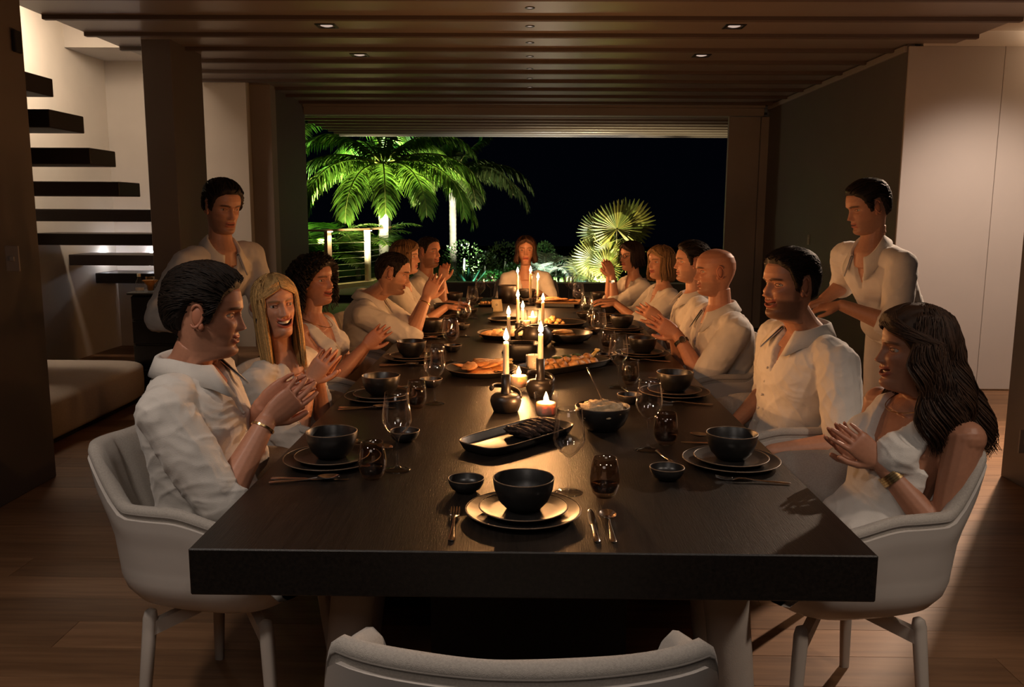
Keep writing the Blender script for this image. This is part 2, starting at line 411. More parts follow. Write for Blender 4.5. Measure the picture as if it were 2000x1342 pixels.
sw = thing('light_switch', 'taupe rocker light switch on the dark pillar in front of the stairs', 'switch', (c[0], 2.349, c[2]))
MB().box((-0.034, -0.008, -0.062), (0.034, 0, 0.062), bev=0.003).build('switch_plate', MT['switch'], sw, False)
MB().box((-0.012, -0.014, -0.012), (0.012, -0.006, 0.012), bev=0.002).build('toggle', MT['wall'], sw, False)
c = at_Y(1998, 862, 2.549)
sw = thing('light_switch', 'taupe light switch low on the pillar beside the pale hall wall', 'switch', (c[0]+0.01, 2.549, c[2]))
MB().box((-0.034, -0.008, -0.062), (0.034, 0, 0.062), bev=0.003).build('switch_plate', MT['switch'], sw, False)
MB().box((-0.012, -0.014, -0.012), (0.012, -0.006, 0.012), bev=0.002).build('toggle', MT['wall'], sw, False)

# ceiling downlights
def downlight(px, py, lab, tilt):
    p = at_Z(px, py, ZC)
    t = thing('ceiling_downlight', lab, 'downlight', (p[0], p[1], ZC), 0, 'square adjustable downlights')
    MB().box((-0.075, -0.075, -0.006), (0.075, -0.055, 0.01)).box((-0.075, 0.055, -0.006), (0.075, 0.075, 0.01)).box((-0.075, -0.055, -0.006), (-0.055, 0.055, 0.01)).box((0.055, -0.055, -0.006), (0.075, 0.055, 0.01)).build('trim_ring', MT['black'], t, False)
    MB().lathe([(0.0, -0.004), (0.028, -0.006), (0.046, 0.0), (0.052, 0.012)], 20).build('lamp_lens', MT['spot_lens'], t)
for px, py, lab in [(638, 50, 'square recessed downlight nearer the camera above the man by the staircase'), (702, 107, 'square recessed downlight deeper in the room on the staircase half'),
                    (1434, 51, 'square recessed downlight nearer the camera on the pale hall wall half'), (1370, 108, 'square recessed downlight deeper in the room on the hall wall half')]:
    downlight(px, py, lab, 0)
for i, py in enumerate([15, 51, 83, 110, 134, 153, 170]):
    p = at_Z(1035, py, ZC)
    t = thing('round_spotlight', ('nearest', 'second', 'third', 'fourth', 'fifth', 'sixth', 'farthest')[i]+' small round ceiling spotlight in the middle row over the table', 'spotlight', (p[0], p[1], ZC), 0, 'round spotlights down the ceiling middle')
    MB().lathe([(0.020, -0.003), (0.034, -0.004), (0.036, 0.004)], 20).build('trim_ring', MT['black'], t)
    MB().lathe([(0.0005, -0.001), (0.012, -0.001), (0.021, 0.0)], 16).build('lamp_lens', MT['spot_lens'], t)

# ------------------------------------------------------------------ stairwell
XL, YB = -4.52, 7.62
n = 20
P = []
for z in (0.0, 4.0):
    row = [(XL, y, z) for y in np.linspace(2.9, YB-0.5, n)]
    row += [(XL+0.02*(i/4)**2, YB-0.5+0.5*i/4, z) for i in range(1, 5)]
    P.append(row)
w = MB().grid(P); struct('wall_stair_left', w, MT['plaster'])
struct('wall_stair_back', MB().box((XL-0.1, YB, 0), (-3.0, YB+0.12, 3.6)).box((XL, YB-0.75, 3.06), (-3.0, YB, 3.6)), MT['plaster_dim'])
struct('ceiling_stair', MB().box((-5.6, 2.9, 3.5), (-3.3, YB, 3.6)), MT['plaster'])
st = thing('floating_staircase', 'dark floating stair treads climbing the bright cream stairwell wall', 'staircase', (0, 0, 0))
TR = [(2.264, 4.90, 5.27, -2.85), (2.076, 5.15, 5.55, -2.82), (1.887, 5.6, 5.95, -2.82), (1.70, 6.4, 6.75, -3.02), (1.50, 7.3, 7.75, -3.15), (1.281, 7.75, 8.25, -3.16), (1.058, 8.4, 8.85, -3.4), (0.841, 8.9, 9.35, -3.5)]
for i, (z, d0, d1, xr) in enumerate(TR):
    MB().box((XL+0.02, d0-1.77, z-0.105), (xr, d1-1.77, z), bev=0.004).build('tread', MT['tread'], st, False)
for px, py, Y, lab, e in [(297, 494, 7.60, 'tiny bright step light on the back stairwell wall above a dark tread', 1.0), (206, 498, 7.40, 'tiny paired step light low on the cream side wall of the stairwell', 0.5)]:
    q = at_Y(px, py, Y)
    t = thing('step_light', lab, 'step light', tuple(q))
    MB().ellipsoid((0, 0, 0), (0.022*(0.5+e/2), 0.012, 0.022*(0.5+e/2)), 12, 8).build('lamp_lens', MT['lens'], t)
    MB().lathe([(0.022, 0), (0.032, 0), (0.032, 0.006)], 16).build('trim_ring', MT['steel'], t)

# upholstered bench at the foot of the stairs
def cushion_block(x0, y0, z0, x1, y1, z1, r=0.06, n=18):
    m = MB(); P = []
    for j in range(n+1):
        ph = -PI/2+PI*j/n; row = []
        for i in range(4*n):
            t = 2*PI*i/(4*n)
            sx = abs(math.cos(ph))**0.25; sz = math.copysign(abs(math.sin(ph))**0.25, math.sin(ph))
            ca = math.copysign(abs(math.cos(t))**0.25, math.cos(t)); sa = math.copysign(abs(math.sin(t))**0.25, math.sin(t))
            row.append(((x0+x1)/2+(x1-x0)/2*sx*ca, (y0+y1)/2+(y1-y0)/2*sx*sa, (z0+z1)/2+(z1-z0)/2*sz))
        P.append(row)
    return m.grid(P, True, False, cap0=True, cap1=True)
ot = thing('ottoman', 'long low oatmeal upholstered bench in front of the staircase', 'ottoman', (-3.85, 4.0, 0))
cushion_block(-0.6, -1.0, 0.03, 0.88, 0.95, 0.33).build('cushion', MT['ottoman'], ot, True)
MB().box((-0.5, -0.9, 0.0), (0.8, 0.85, 0.05)).build('plinth', MT['black'], ot, False)
kc = thing('kitchen_drawers', 'low brushed steel drawer unit glimpsed past the pale hall panel', 'drawers', (5.45, 7.7, 0))
MB().box((-0.6, -0.28, 0.0), (0.6, 0.3, 0.56), bev=0.01).build('body', MT['steel'], kc, False)
for i in range(2):
    d_ = MB().box((-0.59, -0.30, 0.05+i*0.26), (0.59, -0.28, 0.29+i*0.26), bev=0.006).build('drawer', MT['steel'], kc, False)
    MB().box((-0.5, -0.325, 0.25+i*0.26), (0.5, -0.30, 0.27+i*0.26), bev=0.004).build('handle', MT['steel'], d_, False)
kw = thing('tall_cabinet', 'dark brown tall cabinet above the steel drawers in the far kitchen', 'cabinet', (5.45, 8.2, 0))
MB().box((-0.7, -0.1, 0.0), (0.7, 0.25, 2.5), bev=0.01).build('body', wood_mat('brown_veneer', (0.05, 0.02, 0.01), (0.10, 0.045, 0.02), 0.5, (6, 6, .8), 4), kw, False)
for i in range(2): MB().box((-0.69+i*0.69, -0.125, 0.62), (-0.01+i*0.69, -0.10, 2.48), bev=0.004).build('door', MT['tread'], kw, False)
c = at_Y(31, 92, 2.95)
ws = thing('wall_lamp', 'small black wall lamp peeking past the dark pillar edge near the stairs', 'lamp', (-2.655, 2.80, c[2]))
MB().box((0, -0.03, -0.055), (0.02, 0.03, 0.055), bev=0.004).build('housing', MT['black'], ws, False)
# ------------------------------------------------------------------ the cabinet with drinks by the column
cb = thing('sideboard', 'black lacquered sideboard with ribbed front carrying drinks in front of the stairs', 'cabinet', (-2.83, 5.15, 0))
MB().box((-0.31, -0.2, 0.02), (0.36, 0.2, 0.83), bev=0.02).build('body', MT['cabinet'], cb)
MB().box((-0.33, -0.22, 0.83), (0.38, 0.21, 0.85), bev=0.006).build('top', MT['cabinet'], cb)
for i in range(4): MB().box((-0.30, -0.212, 0.05+i*0.195), (0.35, -0.198, 0.232+i*0.195), bev=0.006).build('drawer', MT['cabinet'], cb)
amber = mat('amber_drink', (0.55, 0.22, 0.02), 0.3); red = mat('red_drink', (0.25, 0.015, 0.012), 0.3)
def drink(x, y, lab, liquid, fill, name='drink_glass'):
    t = thing(name, lab, 'glass', (x, y, 0.85))
    MB().lathe([(0.0005, 0.004), (0.026, 0.002), (0.030, 0.05), (0.036, 0.12), (0.034, 0.12), (0.028, 0.05), (0.024, 0.008)], 20).build('glass_body', MT['glass'], t, True)
    if liquid: MB().lathe([(0.0005, 0.009), (0.023, 0.009), (0.027, 0.05), (0.026+0.05*(fill), 0.05+0.06*fill), (0.0005, 0.05+0.06*fill)], 20).build('liquid', liquid, t, True)
bo = thing('water_bottle', 'small clear bottle with a pale cap on the black sideboard', 'bottle', (-3.08, 5.0, 0.85))
MB().lathe([(0.0005, 0.001), (0.03, 0.001), (0.031, 0.04), (0.029, 0.075), (0.013, 0.105), (0.012, 0.125)], 20).build('bottle_body', MT['glass'], bo, True)
MB().lathe([(0.014, 0.12), (0.014, 0.145), (0.0005, 0.146)], 14).build('cap', MT['wax'], bo, True)
MB().lathe([(0.0315, 0.012), (0.0315, 0.035)], 20).build('paper_label', MT['plaster'], bo, True)
drink(-3.00, 5.02, 'glass of amber drink next to the small bottle on the black sideboard', amber, 0.7)
drink(-2.93, 5.00, 'empty clear tumbler between two drinks on the black sideboard', None, 0)
drink(-2.86, 5.04, 'glass of cloudy yellow drink right of the empty tumbler on the sideboard', mat('yellow_drink', (0.5, 0.36, 0.16), 0.4), 0.75)
drink(-2.79, 5.06, 'tall glass of dark red drink at the end of the row on the sideboard', red, 0.8)

# ------------------------------------------------------------------ the table
TZ = 0.76; TL = 5.62
tb = thing('dining_table', 'long black oak dining table with a thick top set for dinner', 'table', (0, 0, 0))
MB().box((-0.75, 0.0, TZ-0.107), (0.75, TL, TZ), bev=0.003).build('tabletop', MT['table'], tb, False)
MB().box((-0.29, 0.62, 0.0), (0.29, TL-0.62, TZ-0.107)).build('pedestal', MT['table'], tb, False)

# ------------------------------------------------------------------ chairs (local x = forward)
def srim(phi):
    a = np.abs(phi)
    h = 0.455+(0.640-0.455)*sstep(0.75, 1.15, a)
    h = h+0.045*sstep(1.0, 1.65, a)
    h = h+(0.832-0.685)*sstep(2.02, 2.36, a)-0.012*sstep(2.45, 3.1, a)
    return h
def splan(phi):
    n = 3.3; c, s = np.cos(phi), np.sin(phi)
    return 1.0/(((np.abs(c)/0.305)**n+(np.abs(s)/0.325)**n)**(1/n))
def shell_pt(phi, t, off=0.0, top=0.0):
    R = splan(phi); h = srim(phi)+top; zb = 0.372
    if t < 0.5:
        a = t/0.5*PI/2
        r = R*0.90*math.sin(a)**0.85; z = zb+(0.52-zb)*(1-math.cos(a))**1.5
        z = min(z, h)
    else:
        u = (t-0.5)/0.5; z0 = min(0.52, h); z = z0+(h-z0)*u
        r = R*(0.90+0.07*min(1, u*1.4)+0.10*max(0, (z-0.62)/0.2))
    r -= off
    return (r*math.cos(phi), r*math.sin(phi), z+(off*0.9 if t < 0.42 else 0))
def make_chair():
    root = thing('dining_chair', 'white tub chair', 'chair')
    NU = 88; phis = np.linspace(-PI, PI, NU, endpoint=False)
    ts = [0.01, .08, .16, .24, .32, .4, .46, .5, .56, .64, .72, .8, .87, .93, .97, 1.0]
    m = MB()
    outer = [[shell_pt(p, t) for p in phis] for t in ts]
    inner = [[shell_pt(p, t, 0.010) for p in phis] for t in ts[::-1]]
    m.grid(np.array(outer+inner), True, False, cap0=True, cap1=True)
    m.build('shell', MT['shell'], root, 60)
    # back and arm cushion hugging the inside of the shell, proud of its rim
    pc = np.linspace(0.98, 2*PI-0.98, 96)
    pc = np.where(pc > PI, pc-2*PI, pc)
    def dent(p):   # quilting seams
        return sum(math.exp(-((abs(p)-q)/0.045)**2) for q in (1.55, 2.25, 2.72))
    rows = []
    prof = [(0.50, .012, 0), (0.56, .012, 0), (.7, .012, 0), (.85, .012, 0), (.97, .010, 0.01), (1.0, .006, .020), (1.0, .012, .034), (1.0, .028, .038), (.99, .046, .026), (.94, .056, 0), (.82, .058, 0), (.66, .060, 0), (.54, .062, 0), (.47, .055, 0)]
    for t, off, top in prof:
        row = []
        for k, p in enumerate(pc):
            e = min(1, (min(k, len(pc)-1-k)+1)/5.0)
            o = off
            if off > .02: o = .012+(off-.012)*(e**0.5)-0.012*dent(p)*(off > .04)+0.002*math.sin(9*p+3*t)
            row.append(shell_pt(p, t, o, top*e-0.01*(1-e)))
        rows.append(row)
    P = np.array(rows)
    cu = MB().grid(P, False, True)
    nv, nu = P.shape[:2]
    cu.f.append(tuple(j*nu for j in range(nv))); cu.m.append(0)
    cu.f.append(tuple(j*nu+nu-1 for j in range(nv))[::-1]); cu.m.append(0)
    bc = cu.build('back_cushion', MT['fabric'], root, True)
    pp = MB()
    for off, dz in ((.008, .012),):
        path = [np.array(shell_pt(p, 1.0, off, dz+0.004)) for p in pc[3:-3]]
        pp.tube(path, 0.0032, 6)
    pp.build('piping', MT['seam'], bc, True)
    # seat cushion with quilting
    m = MB(); NS = 64; ph = np.linspace(-PI, PI, NS, endpoint=False)
    def seat_ring(k, z): return [(0.006+splan(p)*k*math.cos(p)*0.97, splan(p)*k*math.sin(p)*0.96, z+(-0.010*math.exp(-((splan(p)*k*math.sin(p))-0.085)**2/0.0003)-0.010*math.exp(-((splan(p)*k*math.sin(p))+0.085)**2/0.0003) if z > .45 else 0)) for p in ph]
    m.grid(np.array([seat_ring(k, z) for k, z in [(.05, .41), (.70, .415), (.76, .43), (.78, .455), (.76, .476), (.70, .487), (.55, .492), (.4, .490), (.2, .488), (.03, .488)]]), True, False, cap0=True, cap1=True)
    m.build('seat_cushion', MT['fabric'], root, True)
    for sx in (-1, 1):
        for sy in (-1, 1):
            m = MB(); top = np.array([sx*0.175, sy*0.185, 0.372]); bot = np.array([sx*0.205, sy*0.215, 0.0])
            R0, R1 = 0.018, 0.0135; P = []
            for f, w in ((0, R1), (0.5, .0165), (0.93, R0), (0.985, R0*.8), (1.0, R0*.3)):
                c = bot+(top-bot)*f; P.append([c+np.array([dx*w, dy*w*.85, 0]) for dx, dy in ((-1, -.6), (-.6, -1), (.6, -1), (1, -.6), (1, .6), (.6, 1), (-.6, 1), (-1, .6))])
            m.grid(np.array(P), True, False, cap0=True, cap1=True).build('leg', MT['legmat'], root, 50)
            a = top*np.array([1, 1, 0])+np.array([0, 0, 0.315]); b = np.array([sx*0.03, sy*0.03, 0.362])
            d = b-a; w = np.cross(d, [0, 0, 1.]); w = w/np.linalg.norm(w)*0.013; hh = np.array([0, 0, 0.020])
            V = [a-w-hh, a+w-hh, a+w+hh, a-w+hh, b-w-hh*.8, b+w-hh*.8, b+w+hh*.8, b-w+hh*.8]
            MB().add(V, [[0, 1, 2, 3], [7, 6, 5, 4], [0, 4, 5, 1], [1, 5, 6, 2], [2, 6, 7, 3], [3, 7, 4, 0]]).build('crossbar', MT['legmat'], root, False)
    MB().lathe([(0.001, 0.345), (0.055, 0.345), (0.06, 0.372), (0.001, 0.378)], 16).build('hub', MT['legmat'], root)
    return root
# who sits where: key -> (phrase, seat y)
WHO = dict(
 L1=('the dark-haired man nearest the staircase', 0.66), L2=('the laughing blonde woman', 1.52), L3=('the curly-haired woman in a sleeveless top', 2.42),
 L4=('the man leaning in beside the curly-haired woman', 3.32), L5=('the fair-haired guest behind the leaning man', 4.22), L6=('the smiling man in front of the palm trunk', 5.05),
 R1=('the long-haired woman nearest the camera', 0.66), R2=('the smiling bearded man', 1.62), R3=('the bald man', 2.62),
 R4=('the dark-haired man beside the bald man', 3.56), R5=('the blonde woman two seats past the bald man', 4.40), R6=('the woman wearing glasses', 5.18),
 N=('the empty near end of the table', 0.0), E=('the person at the far end of the table', 5.4))
proto = None
CH = [('L1', -0.87, 0.66, -0.17), ('L2', -0.88, 1.60, 0), ('L3', -0.89, 2.48, 0), ('L4', -0.88, 3.36, 0), ('L5', -0.88, 4.24, 0), ('L6', -0.88, 5.06, 0),
      ('R1', 0.89, 0.66, PI+0.17), ('R2', 0.91, 1.58, PI), ('R3', 0.91, 2.62, PI), ('R4', 0.91, 3.52, PI), ('R5', 0.91, 4.36, PI), ('R6', 0.91, 5.16, PI),
      ('N', -0.02, -0.325, PI/2), ('E', 0.0, 6.02, -PI/2)]
for kk, x, y, rz in CH:
    lab = 'white tub chair with grey cushions, empty at the near end of the table' if kk == 'N' else 'white tub chair with grey cushions under '+WHO[kk][0]
    if proto is None:
        proto = make_chair(); o = proto; o.location = (x, y, 0); o.rotation_euler = (0, 0, rz); o['label'] = lab
    else: o = copy_tree(proto, (x, y, 0), rz, lab)
    o['group'] = 'white tub dining chairs'

# ------------------------------------------------------------------ tableware
def plate_prof(R, h):
    return [(0.0005, 0.003), (R*.70, 0.003), (R*.74, 0.0), (R*.80, 0.002), (R*.97, h-0.003), (R, h), (R*.995, h+0.0015), (R*.97, h+0.001), (R*.80, 0.008), (R*.7, 0.007), (0.0005, 0.007)]
def add_rim(m, R, z, n=48, r=0.0016, amp=0.0, sx=1.0):
    P = [(R*math.cos(t)*sx*(1+amp*math.sin(3*t+1)), R*math.sin(t)*(1+amp*math.sin(3*t+1)), z) for t in np.linspace(0, 2*PI, n+1)]
    m.tube(P, r, 6, mi=1, caps=False)
def wobble(m, amp, k):
    m.v = [(x*(1+amp*math.sin(3*math.atan2(y, x)+k)), y*(1+amp*math.sin(3*math.atan2(y, x)+k)), z) for x, y, z in m.v]
CER = [MT['ceramic'], MT['rim']]
def mk_plate(R, h, k):
    m = MB().lathe(plate_prof(R, h), 56); add_rim(m, R*.998, h+0.0008); wobble(m, 0.006, k); return m.mesh('plate', CER, True)
def mk_bowl(R, H, k, n=48):
    pr = [(0.0005, 0.004), (R*.45, 0.004), (R*.5, 0.0), (R*.56, 0.002), (R*.80, H*.28), (R*.95, H*.66), (R, H), (R*.985, H+0.002), (R*.965, H), (R*.91, H*.66), (R*.75, H*.30), (R*.5, 0.011), (0.0005, 0.008)]
    m = MB().lathe(pr, n); add_rim(m, R*.983, H+0.0012); wobble(m, 0.01, k); return m.mesh('bowl', CER, True)
ME = dict(dinner=mk_plate(0.141, 0.016, 0), side=mk_plate(0.108, 0.014, 2), bowl=mk_bowl(0.075, 0.076, 1), dish=mk_bowl(0.048, 0.034, 3))
def mk_wine():
    t = []
    st_ = MB().lathe([(0.0005, 0.0), (0.038, 0.0), (0.0385, 0.0015), (0.030, 0.003), (0.012, 0.006), (0.0052, 0.014), (0.0038, 0.03), (0.0036, 0.06), (0.0044, 0.088), (0.008, 0.098)], 28)
    bo_ = MB().lathe([(0.0006, 0.096), (0.008, 0.098), (0.024, 0.112), (0.0385, 0.132), (0.0425, 0.146), (0.041, 0.165), (0.036, 0.20), (0.0325, 0.227), (0.0318, 0.2275), (0.0348, 0.20), (0.0398, 0.165), (0.0412, 0.146), (0.037, 0.1335), (0.022, 0.1145), (0.0006, 0.101)], 36)
    return st_.mesh('stem', MT['glass'], True), bo_.mesh('glass_bowl', MT['glass'], True)
def mk_tumbler():
    b = MB().lathe([(0.0006, 0.001), (0.022, 0.001), (0.032, 0.014), (0.0385, 0.035), (0.0395, 0.052), (0.036, 0.078), (0.0305, 0.105), (0.0296, 0.105), (0.035, 0.078), (0.0382, 0.052), (0.0372, 0.037), (0.031, 0.018), (0.0006, 0.010)], 36)
    w = MB().lathe([(0.0006, 0.011), (0.030, 0.0185), (0.0355, 0.034), (0.0006, 0.034)], 28)
    return b.mesh('glass_body', MT['smoke'], True), w.mesh('thick_base', MT['wine'], True)
WINE = mk_wine(); TUMB = mk_tumbler()
def cutlery(kind):
    m = MB(); L = 0.205
    # handle along +x from 0
    def strip(pts):   # (x, halfwidth, z, thickness)
        P = []
        for x, w, z, th in pts:
            P.append([(x, -w, z), (x, -w*.5, z+th*.7), (x, w*.5, z+th*.7), (x, w, z), (x, w*.5, z-th*.4), (x, -w*.5, z-th*.4)])
        m.grid(np.array(P), True, False, cap0=True, cap1=True)
    H = [(0.0, .003, .003, .002), (.004, .0075, .003, .003), (.02, .0075, .003, .0034), (.06, .0055, .004, .0034), (.10, .0035, .006, .0034), (.122, .0030, .009, .003)]
    if kind == 'knife':
        strip([(0, .004, .003, .003), (.004, .0075, .0034, .004), (.03, .0075, .0034, .0042), (.09, .0062, .0034, .004), (.105, .0055, .0034, .003), (.11, .009, .0034, .001), (.15, .0095, .0034, .001), (.19, .0085, .0034, .001), (.21, .004, .0034, .001), (.215, .0008, .0034, .0006)])
    elif kind == 'fork':
        strip(H+[(.138, .0065, .010, .002), (.148, .0112, .008, .0018), (.155, .0118, .0062, .0016)])
        for y in (-.0098, -.0033, .0033, .0098):
            P = []
            for x, z in ((.154, .0062), (.17, .0055), (.187, .0075), (.2, .0105)):
                w = .0019 if x < .195 else .0008
                P.append([(x, y-w, z), (x, y-w, z+.0014), (x, y+w, z+.0014), (x, y+w, z)])
            m.grid(np.array(P), True, False, cap0=True, cap1=True)
    else:
        strip(H+[(.13, .0035, .0098, .0026)])
        P = []
        for r in np.linspace(0.05, 1, 7):
            P.append([(.158+r*.031*math.cos(t), r*.0205*math.sin(t), .003+.0085*r**2) for t in np.linspace(0, 2*PI, 24, endpoint=False)])
        P2 = [[(x, y, z+.0014) for x, y, z in row] for row in P[::-1]]
        m.grid(np.array(P+P2), True, False, cap0=True, cap1=True)
    return m.mesh(kind, MT['steel'], 50)
CUT = {k: cutlery(k) for k in ('knife', 'fork', 'spoon')}
def put(name, me, label, cat, group, x, y, z, rz=0.0):
    o = link(name, me); o.location = (x, y, z); o.rotation_euler = (0, 0, rz); return tag(o, label, cat, group)
def put_wine(x, y, label, z=TZ):
    t = thing('wine_glass', label, 'wine glass', (x, y, z), rng.uniform(0, 6), 'stemmed wine glasses')
    link('stem', WINE[0], t); link('glass_bowl', WINE[1], t)
def put_tumbler(x, y, label):
    t = thing('tumbler', label, 'tumbler', (x, y, TZ), rng.uniform(0, 6), 'smoky stemless tumblers')
    link('glass_body', TUMB[0], t); link('thick_base', TUMB[1], t)
def cut(kind, p0, p1, label):
    d = (p1[0]-p0[0], p1[1]-p0[1]); put('table_'+kind if kind != 'spoon' else 'soup_spoon', CUT[kind], label, kind, 'steel cutlery at the places', p0[0], p0[1], TZ+0.0005, math.atan2(d[1], d[0]))
SEATY = {'L': [0.665, 1.535, 2.45, 3.33, 4.22, 5.03], 'R': [0.685, 1.655, 2.62, 3.58, 4.40, 5.17]}
def setting(key, px, py):
    w = WHO[key][0]
    w = w if key != 'N' else 'the empty near end of the table'
    put('dinner_plate', ME['dinner'], 'large black plate underneath at '+w, 'plate', 'large black plates', px, py, TZ, rng.uniform(0, 6))
    put('side_plate', ME['side'], 'smaller upper black plate at '+w, 'plate', 'small black plates', px, py, TZ+0.0085, rng.uniform(0, 6))
    put('cereal_bowl', ME['bowl'], 'black stoneware bowl at '+w, 'bowl', 'black bowls on the plates', px, py, TZ+0.0165, rng.uniform(0, 6))
for i in range(6):
    for s in 'LR':
        key = s+str(i+1); w = WHO[key][0]; y = SEATY[s][i]; j = lambda a=0.012: rng.uniform(-a, a)
        if s == 'L':
            setting(key, -0.582, y)
            put_wine(-0.368+j(), y-0.075+j(), 'clear wine glass at '+w); put_tumbler(-0.425+j(), y-0.155+j(), 'smoky tumbler at '+w)
            put('dipping_dish', ME['dish'], 'small black dipping dish at '+w, 'dish', 'small dipping dishes', -0.40+j(), y+0.25+j(), TZ, rng.uniform(0, 6))
            cut('knife', (-0.712, y-0.175), (-0.486, y-0.172), 'steel knife beside the plates of '+w)
            cut('spoon', (-0.708, y-0.208), (-0.529, y-0.172), 'steel spoon beside the plates of '+w)
            cut('fork', (-0.70, y+0.20), (-0.50, y+0.205), 'steel fork beyond the plates of '+w)
            if i < 4: cut('spoon', (-0.56, y+0.245), (-0.414, y+0.10), 'steel dessert spoon above the plates of '+w)
        else:
            setting(key, 0.594, y)
            put_wine(0.375+j(), y+0.135+j(), 'clear wine glass at '+w); put_tumbler(0.432+j(), y+0.205+j(), 'smoky tumbler at '+w)
            put('dipping_dish', ME['dish'], 'small black dipping dish at '+w, 'dish', 'small dipping dishes', 0.39+j(), y-0.165+j(), TZ, rng.uniform(0, 6))
            cut('fork', (0.71, y-0.195), (0.527, y-0.162), 'steel fork beside the plates of '+w)
            cut('spoon', (0.705, y+0.235), (0.545, y+0.30), 'steel spoon beyond the plates of '+w)
            cut('knife', (0.70, y+0.20), (0.49, y+0.225), 'steel knife beyond the plates of '+w)
            cut('fork', (0.395, y+0.13), (0.42, y-0.07), 'small steel fork laid lengthwise by '+w)
setting('N', -0.018, 0.235)
put_wine(0.10, 0.405, 'clear wine glass at '+WHO['N'][0]); put_tumbler(0.192, 0.375, 'smoky tumbler at '+WHO['N'][0])
put('dipping_dish', ME['dish'], 'small black dipping dish at '+WHO['N'][0], 'dish', 'small dipping dishes', -0.17, 0.41, TZ, 1.0)
cut('fork', (-0.178, 0.055), (-0.189, 0.352), 'steel fork lying at '+WHO['N'][0])
cut('knife', (0.146, 0.055), (0.146, 0.326), 'steel knife lying at '+WHO['N'][0])
cut('spoon', (0.183, 0.055), (0.187, 0.323), 'steel spoon lying at '+WHO['N'][0])
setting('E', 0.0, 5.40)
put_wine(0.36, 5.50, 'clear wine glass before the lit cycad at the far table end'); put_wine(-0.30, 5.45, 'second clear wine glass at '+WHO['E'][0])

# ------------------------------------------------------------------ candles
def flame_mesh(h, r):
    return MB().lathe([(0.0005, 0), (r*.7, h*.08), (r, h*.26), (r*.85, h*.45), (r*.5, h*.7), (r*.2, h*.9), (0.0004, h)], 12)
FL = flame_mesh(0.046, 0.0105).mesh('flame', MT['flame'], True)
def candle_light(x, y, z, e): light('candle_light', 'POINT', (x, y, z), e, WARM, 0.008)
def taper(x, y, z0, z1, label, r=0.0115, e=1.0):
    t = thing('taper_candle', label, 'candle', (x, y, z0), 0, 'lit taper candles')
    H = z1-z0; r2 = r*.86
    MB().lathe([(0.0005, 0), (r, 0), (r, H*.3), (r2, H*.93), (r2*.9, H*.985), (r2*.5, H), (0.0005, H-0.003)], 20).build('wax_stick', MT['wax'], t, True)
    MB().tube([(0, 0, H-.003), (0.0005, 0, H+.008)], 0.0012, 6).build('wick', MT['black'], t)
    f = link('flame', FL, t); f.location = (0, 0, H+.004)
    candle_light(x, y, z1+0.022, CANDLE_W*e)
CANDLE_W = 7.0
def holder(x, y, rz, label, H=0.14):
    """squat stoneware candle pot: round body, upright neck, and a loop handle round it"""
    t = thing('candle_holder', label, 'candle holder', (x, y, TZ), rz, 'stoneware candle pots')
    MB().lathe([(0.0006, 0), (0.043, 0), (0.046, .004), (0.054, .022), (0.058, .042), (0.0535, .058), (0.044, .067), (0.0006, .072)], 36).build('pot_body', MT['iron'], t, True)
    MB().lathe([(0.0240, .062), (0.0195, .072), (0.0175, .085), (0.0175, H), (0.0145, H), (0.0145, H-.03), (0.0006, H-.03)], 24).build('neck', MT['iron'], t, True)
    P = [(0.055*math.cos(a), 0.052*math.sin(a)*0.9, .055+.038*max(0, math.sin(a*0.5+0.2))**1.0) for a in np.linspace(-0.3, PI+0.3, 22)]
    MB().tube(P, 0.006, 8, flat=1.8, up=(0, 0, 1)).build('handle', MT['iron'], t, True)
    return H
H = holder(-0.085, 1.335, 0.2, 'round dark candle pot nearest the camera in the table middle')
taper(-0.085, 1.335, TZ+H-.03, TZ+0.262, 'lit taper candle in the dark pot nearest the camera')
t = None
H = holder(0.047, 1.60, -0.6, 'round dark candle pot with spout-like handle behind the near votive', 0.155)
taper(0.047, 1.60, TZ+H-.03, TZ+0.255, 'lit taper candle in the dark pot behind the near votive')
def small_holder(x, y, label):
    t = thing('candle_holder', label, 'candle holder', (x, y, TZ), 0, 'stoneware candle pots')
    MB().lathe([(0.0006, 0), (0.034, 0), (0.037, .006), (0.030, .016), (0.016, .024), (0.0155, .06), (0.0130, .06), (0.0130, .034), (0.0006, .034)], 24).build('pot_body', MT['iron'], t, True)
    P = [(0.015+0.022*math.sin(a), 0, .036-.018*math.cos(a)) for a in np.linspace(0.2, PI-.2, 9)]
    MB().tube(P, 0.004, 8).build('handle', MT['iron'], t, True)
for x, y, zt, lab in [(-0.100, 2.66, 0.20, 'third taper from the camera, left of the ceramic jug'), (0.093, 3.34, 0.205, 'taper standing by the crumbed food bowl'),
                      (-0.058, 3.45, 0.215, 'taper with the large flame behind the flatbread dish'), (-0.028, 3.56, 0.135, 'thin short taper beside the large-flamed one'),
                      (-0.073, 5.10, 0.25, 'far taper on the staircase half of the middle'), (0.030, 5.02, 0.262, 'tallest far taper in the middle'), (0.091, 5.15, 0.20, 'far taper closest to the bread board')]:
    small_holder(x, y, 'small dark candle stand under the '+lab)
    taper(x, y, TZ+.034, TZ+zt, 'lit '+lab, 0.0105)
